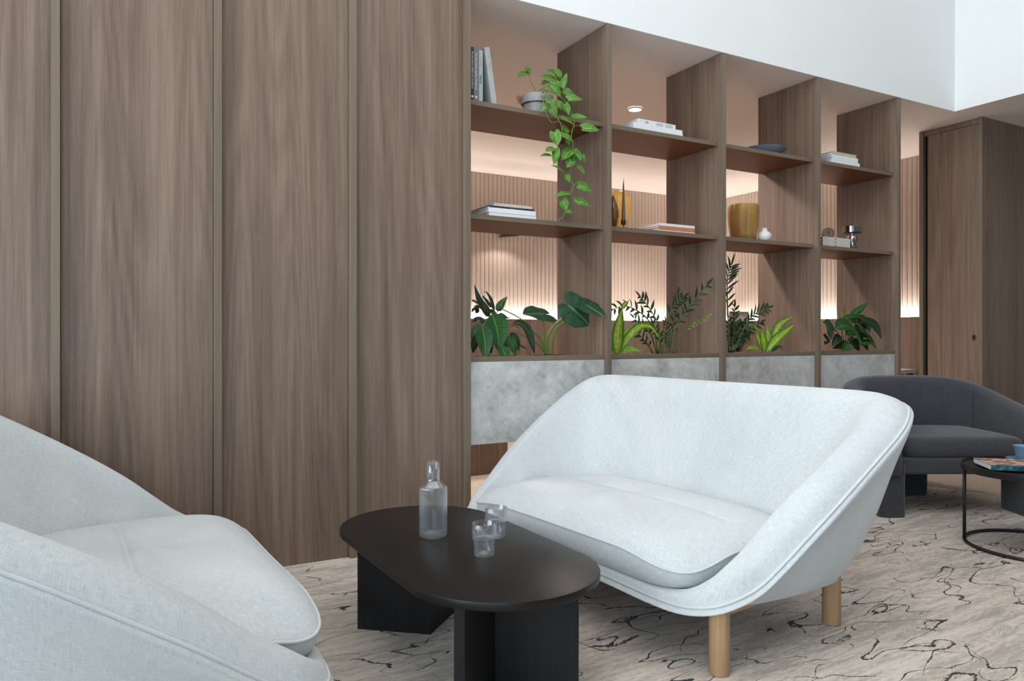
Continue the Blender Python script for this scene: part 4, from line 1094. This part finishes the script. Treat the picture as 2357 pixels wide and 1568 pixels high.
# third planter
zc = (1640, 580, 4.714)
z2 = Plant('zz_plant', 'tall zz plant with a feathery frond at the left of the third planter', 'plant', tuple(at(1680, 808, .16)*[1, 1, 0]+[0, 0, .893]), zc, .13)
zz(z2, [(180,1095),(172,800),(160,480),(165,280),(200,150)], 26, .085, .022, start=.38, r0=.006)
zz(z2, [(205,1095),(235,850),(240,600)], 18, .05, .026, start=.3, dy=.03)
zz(z2, [(235,1095),(330,850),(450,680),(600,610)], 20, .055, .024, dy=-.02)
zz(z2, [(190,1095),(230,950),(330,780)], 14, .055, .03, start=.25, dy=.06)
zz(z2, [(215,1095),(330,900),(520,770)], 14, .05, .026, dy=.05)
zz(z2, [(170,1095),(190,950),(170,740)], 14, .055, .028, start=.2, dy=.05)
zz(z2, [(200,1095),(280,980),(360,920)], 12, .05, .028, start=.2, dy=.04)
z2.done('stem_dark')
d2 = Plant('dracaena', 'lime-yellow dracaena with broad leaves right of the tall zz plant', 'plant', tuple(at(1760, 806, .16)*[1, 1, 0]+[0, 0, .893]), zc, .12)
for pts, wd, dy, mt in [([(555,1085),(500,970),(470,850)],92,.02,'leaf_drac'),([(562,1085),(545,970),(535,850)],100,-.02,'leaf_drac'),([(572,1080),(600,920),(590,790)],84,.03,'leaf_drac'),
    ([(585,1085),(690,950),(800,860),(892,790)],96,-.03,'leaf_drac'),([(640,960),(720,800),(800,740),(872,702)],78,.02,'leaf_drac'),([(500,1065),(430,1040),(368,1055)],62,-.03,'leaf_lime'),
    ([(640,1085),(700,1040),(745,1035),(765,1080)],44,-.02,'leaf_lily'),([(510,880),(430,790),(372,832)],64,.0,'leaf_drac'),([(580,1080),(640,970),(650,830)],70,.04,'leaf_drac')]:
    d2.leaf(pts, wd, mt, 'lance', .16, dy=dy)
d2.stem([(566,1105,.13),(566,1060,.13),(570,980,.13)], .006, .003); d2.done()
# fourth planter
p4 = Plant('peace_lily', 'bushy green lily with arching leaves in the fourth planter', 'plant', tuple(at(1950, 804, .2)*[1, 1, 0]+[0, 0, .893]), zc, .14)
for pts, wd, dy, mt in [([(1215,740),(1260,830),(1285,955)],135,-.03,'leaf_elephant'),([(1330,830),(1450,800),(1560,900),(1618,1035)],170,-.05,'leaf_lily'),([(1495,705),(1580,640),(1692,542)],78,.0,'leaf_lily'),
    ([(1385,785),(1490,705),(1640,712)],72,-.02,'leaf_lily'),([(1580,710),(1680,770),(1705,885)],112,.02,'leaf_lily'),([(1640,730),(1760,800,.09),(1835,945,.07)],92,-.03,'leaf_zz'),([(1540,810),(1600,860),(1620,980)],110,.0,'leaf_zz'),
    ([(1590,840),(1660,900),(1695,975)],100,-.01,'leaf_lily'),([(1610,1000),(1710,985),(1788,1060)],84,-.03,'leaf_lily'),([(1440,960),(1400,1020),(1300,1050)],80,.02,'leaf_zz'),([(1470,960),(1540,1000),(1600,1080)],120,.03,'leaf_zz'),
    ([(1600,900),(1700,930),(1760,1000)],90,-.02,'leaf_zz'),([(1430,760),(1400,700),(1398,645)],40,.02,'leaf_lime'),([(1445,760),(1470,700),(1490,648)],48,.02,'leaf_lime'),([(1440,720),(1430,640),(1432,535)],12,.03,'leaf_lily'),
    ([(1560,760),(1640,820),(1650,920)],100,.05,'leaf_zz'),([(1450,900),(1530,860),(1640,900)],110,.02,'leaf_lily'),([(1380,900),(1340,960),(1290,1030)],90,-.02,'leaf_zz'),([(1480,980),(1450,1040),(1400,1085)],100,-.02,'leaf_lily'),([(1560,940),(1640,1000),(1690,1070)],110,.0,'leaf_zz'),([(1500,760),(1580,740),(1690,800)],90,.03,'leaf_lily'),([(1330,850),(1260,800),(1195,760)],120,.02,'leaf_elephant'),([(1200,900),(1240,960),(1210,1010)],80,.0,'leaf_zz')]:
    p4.leaf(pts, wd, mt, 'ovate', .12, dy=dy, wave=.012)
for a_ in ((1330,830),(1495,705),(1385,785),(1580,710),(1640,730),(1540,810),(1610,1000),(1440,960),(1230,760),(1440,720)):
    p4.stem([(1450,1095,.17),((a_[0]+1450)/2,(a_[1]+1080)/2,.16),(a_[0],a_[1],.14)], .004, .002)
p4.done('stem_dark')
bpy.context.view_layer.update()
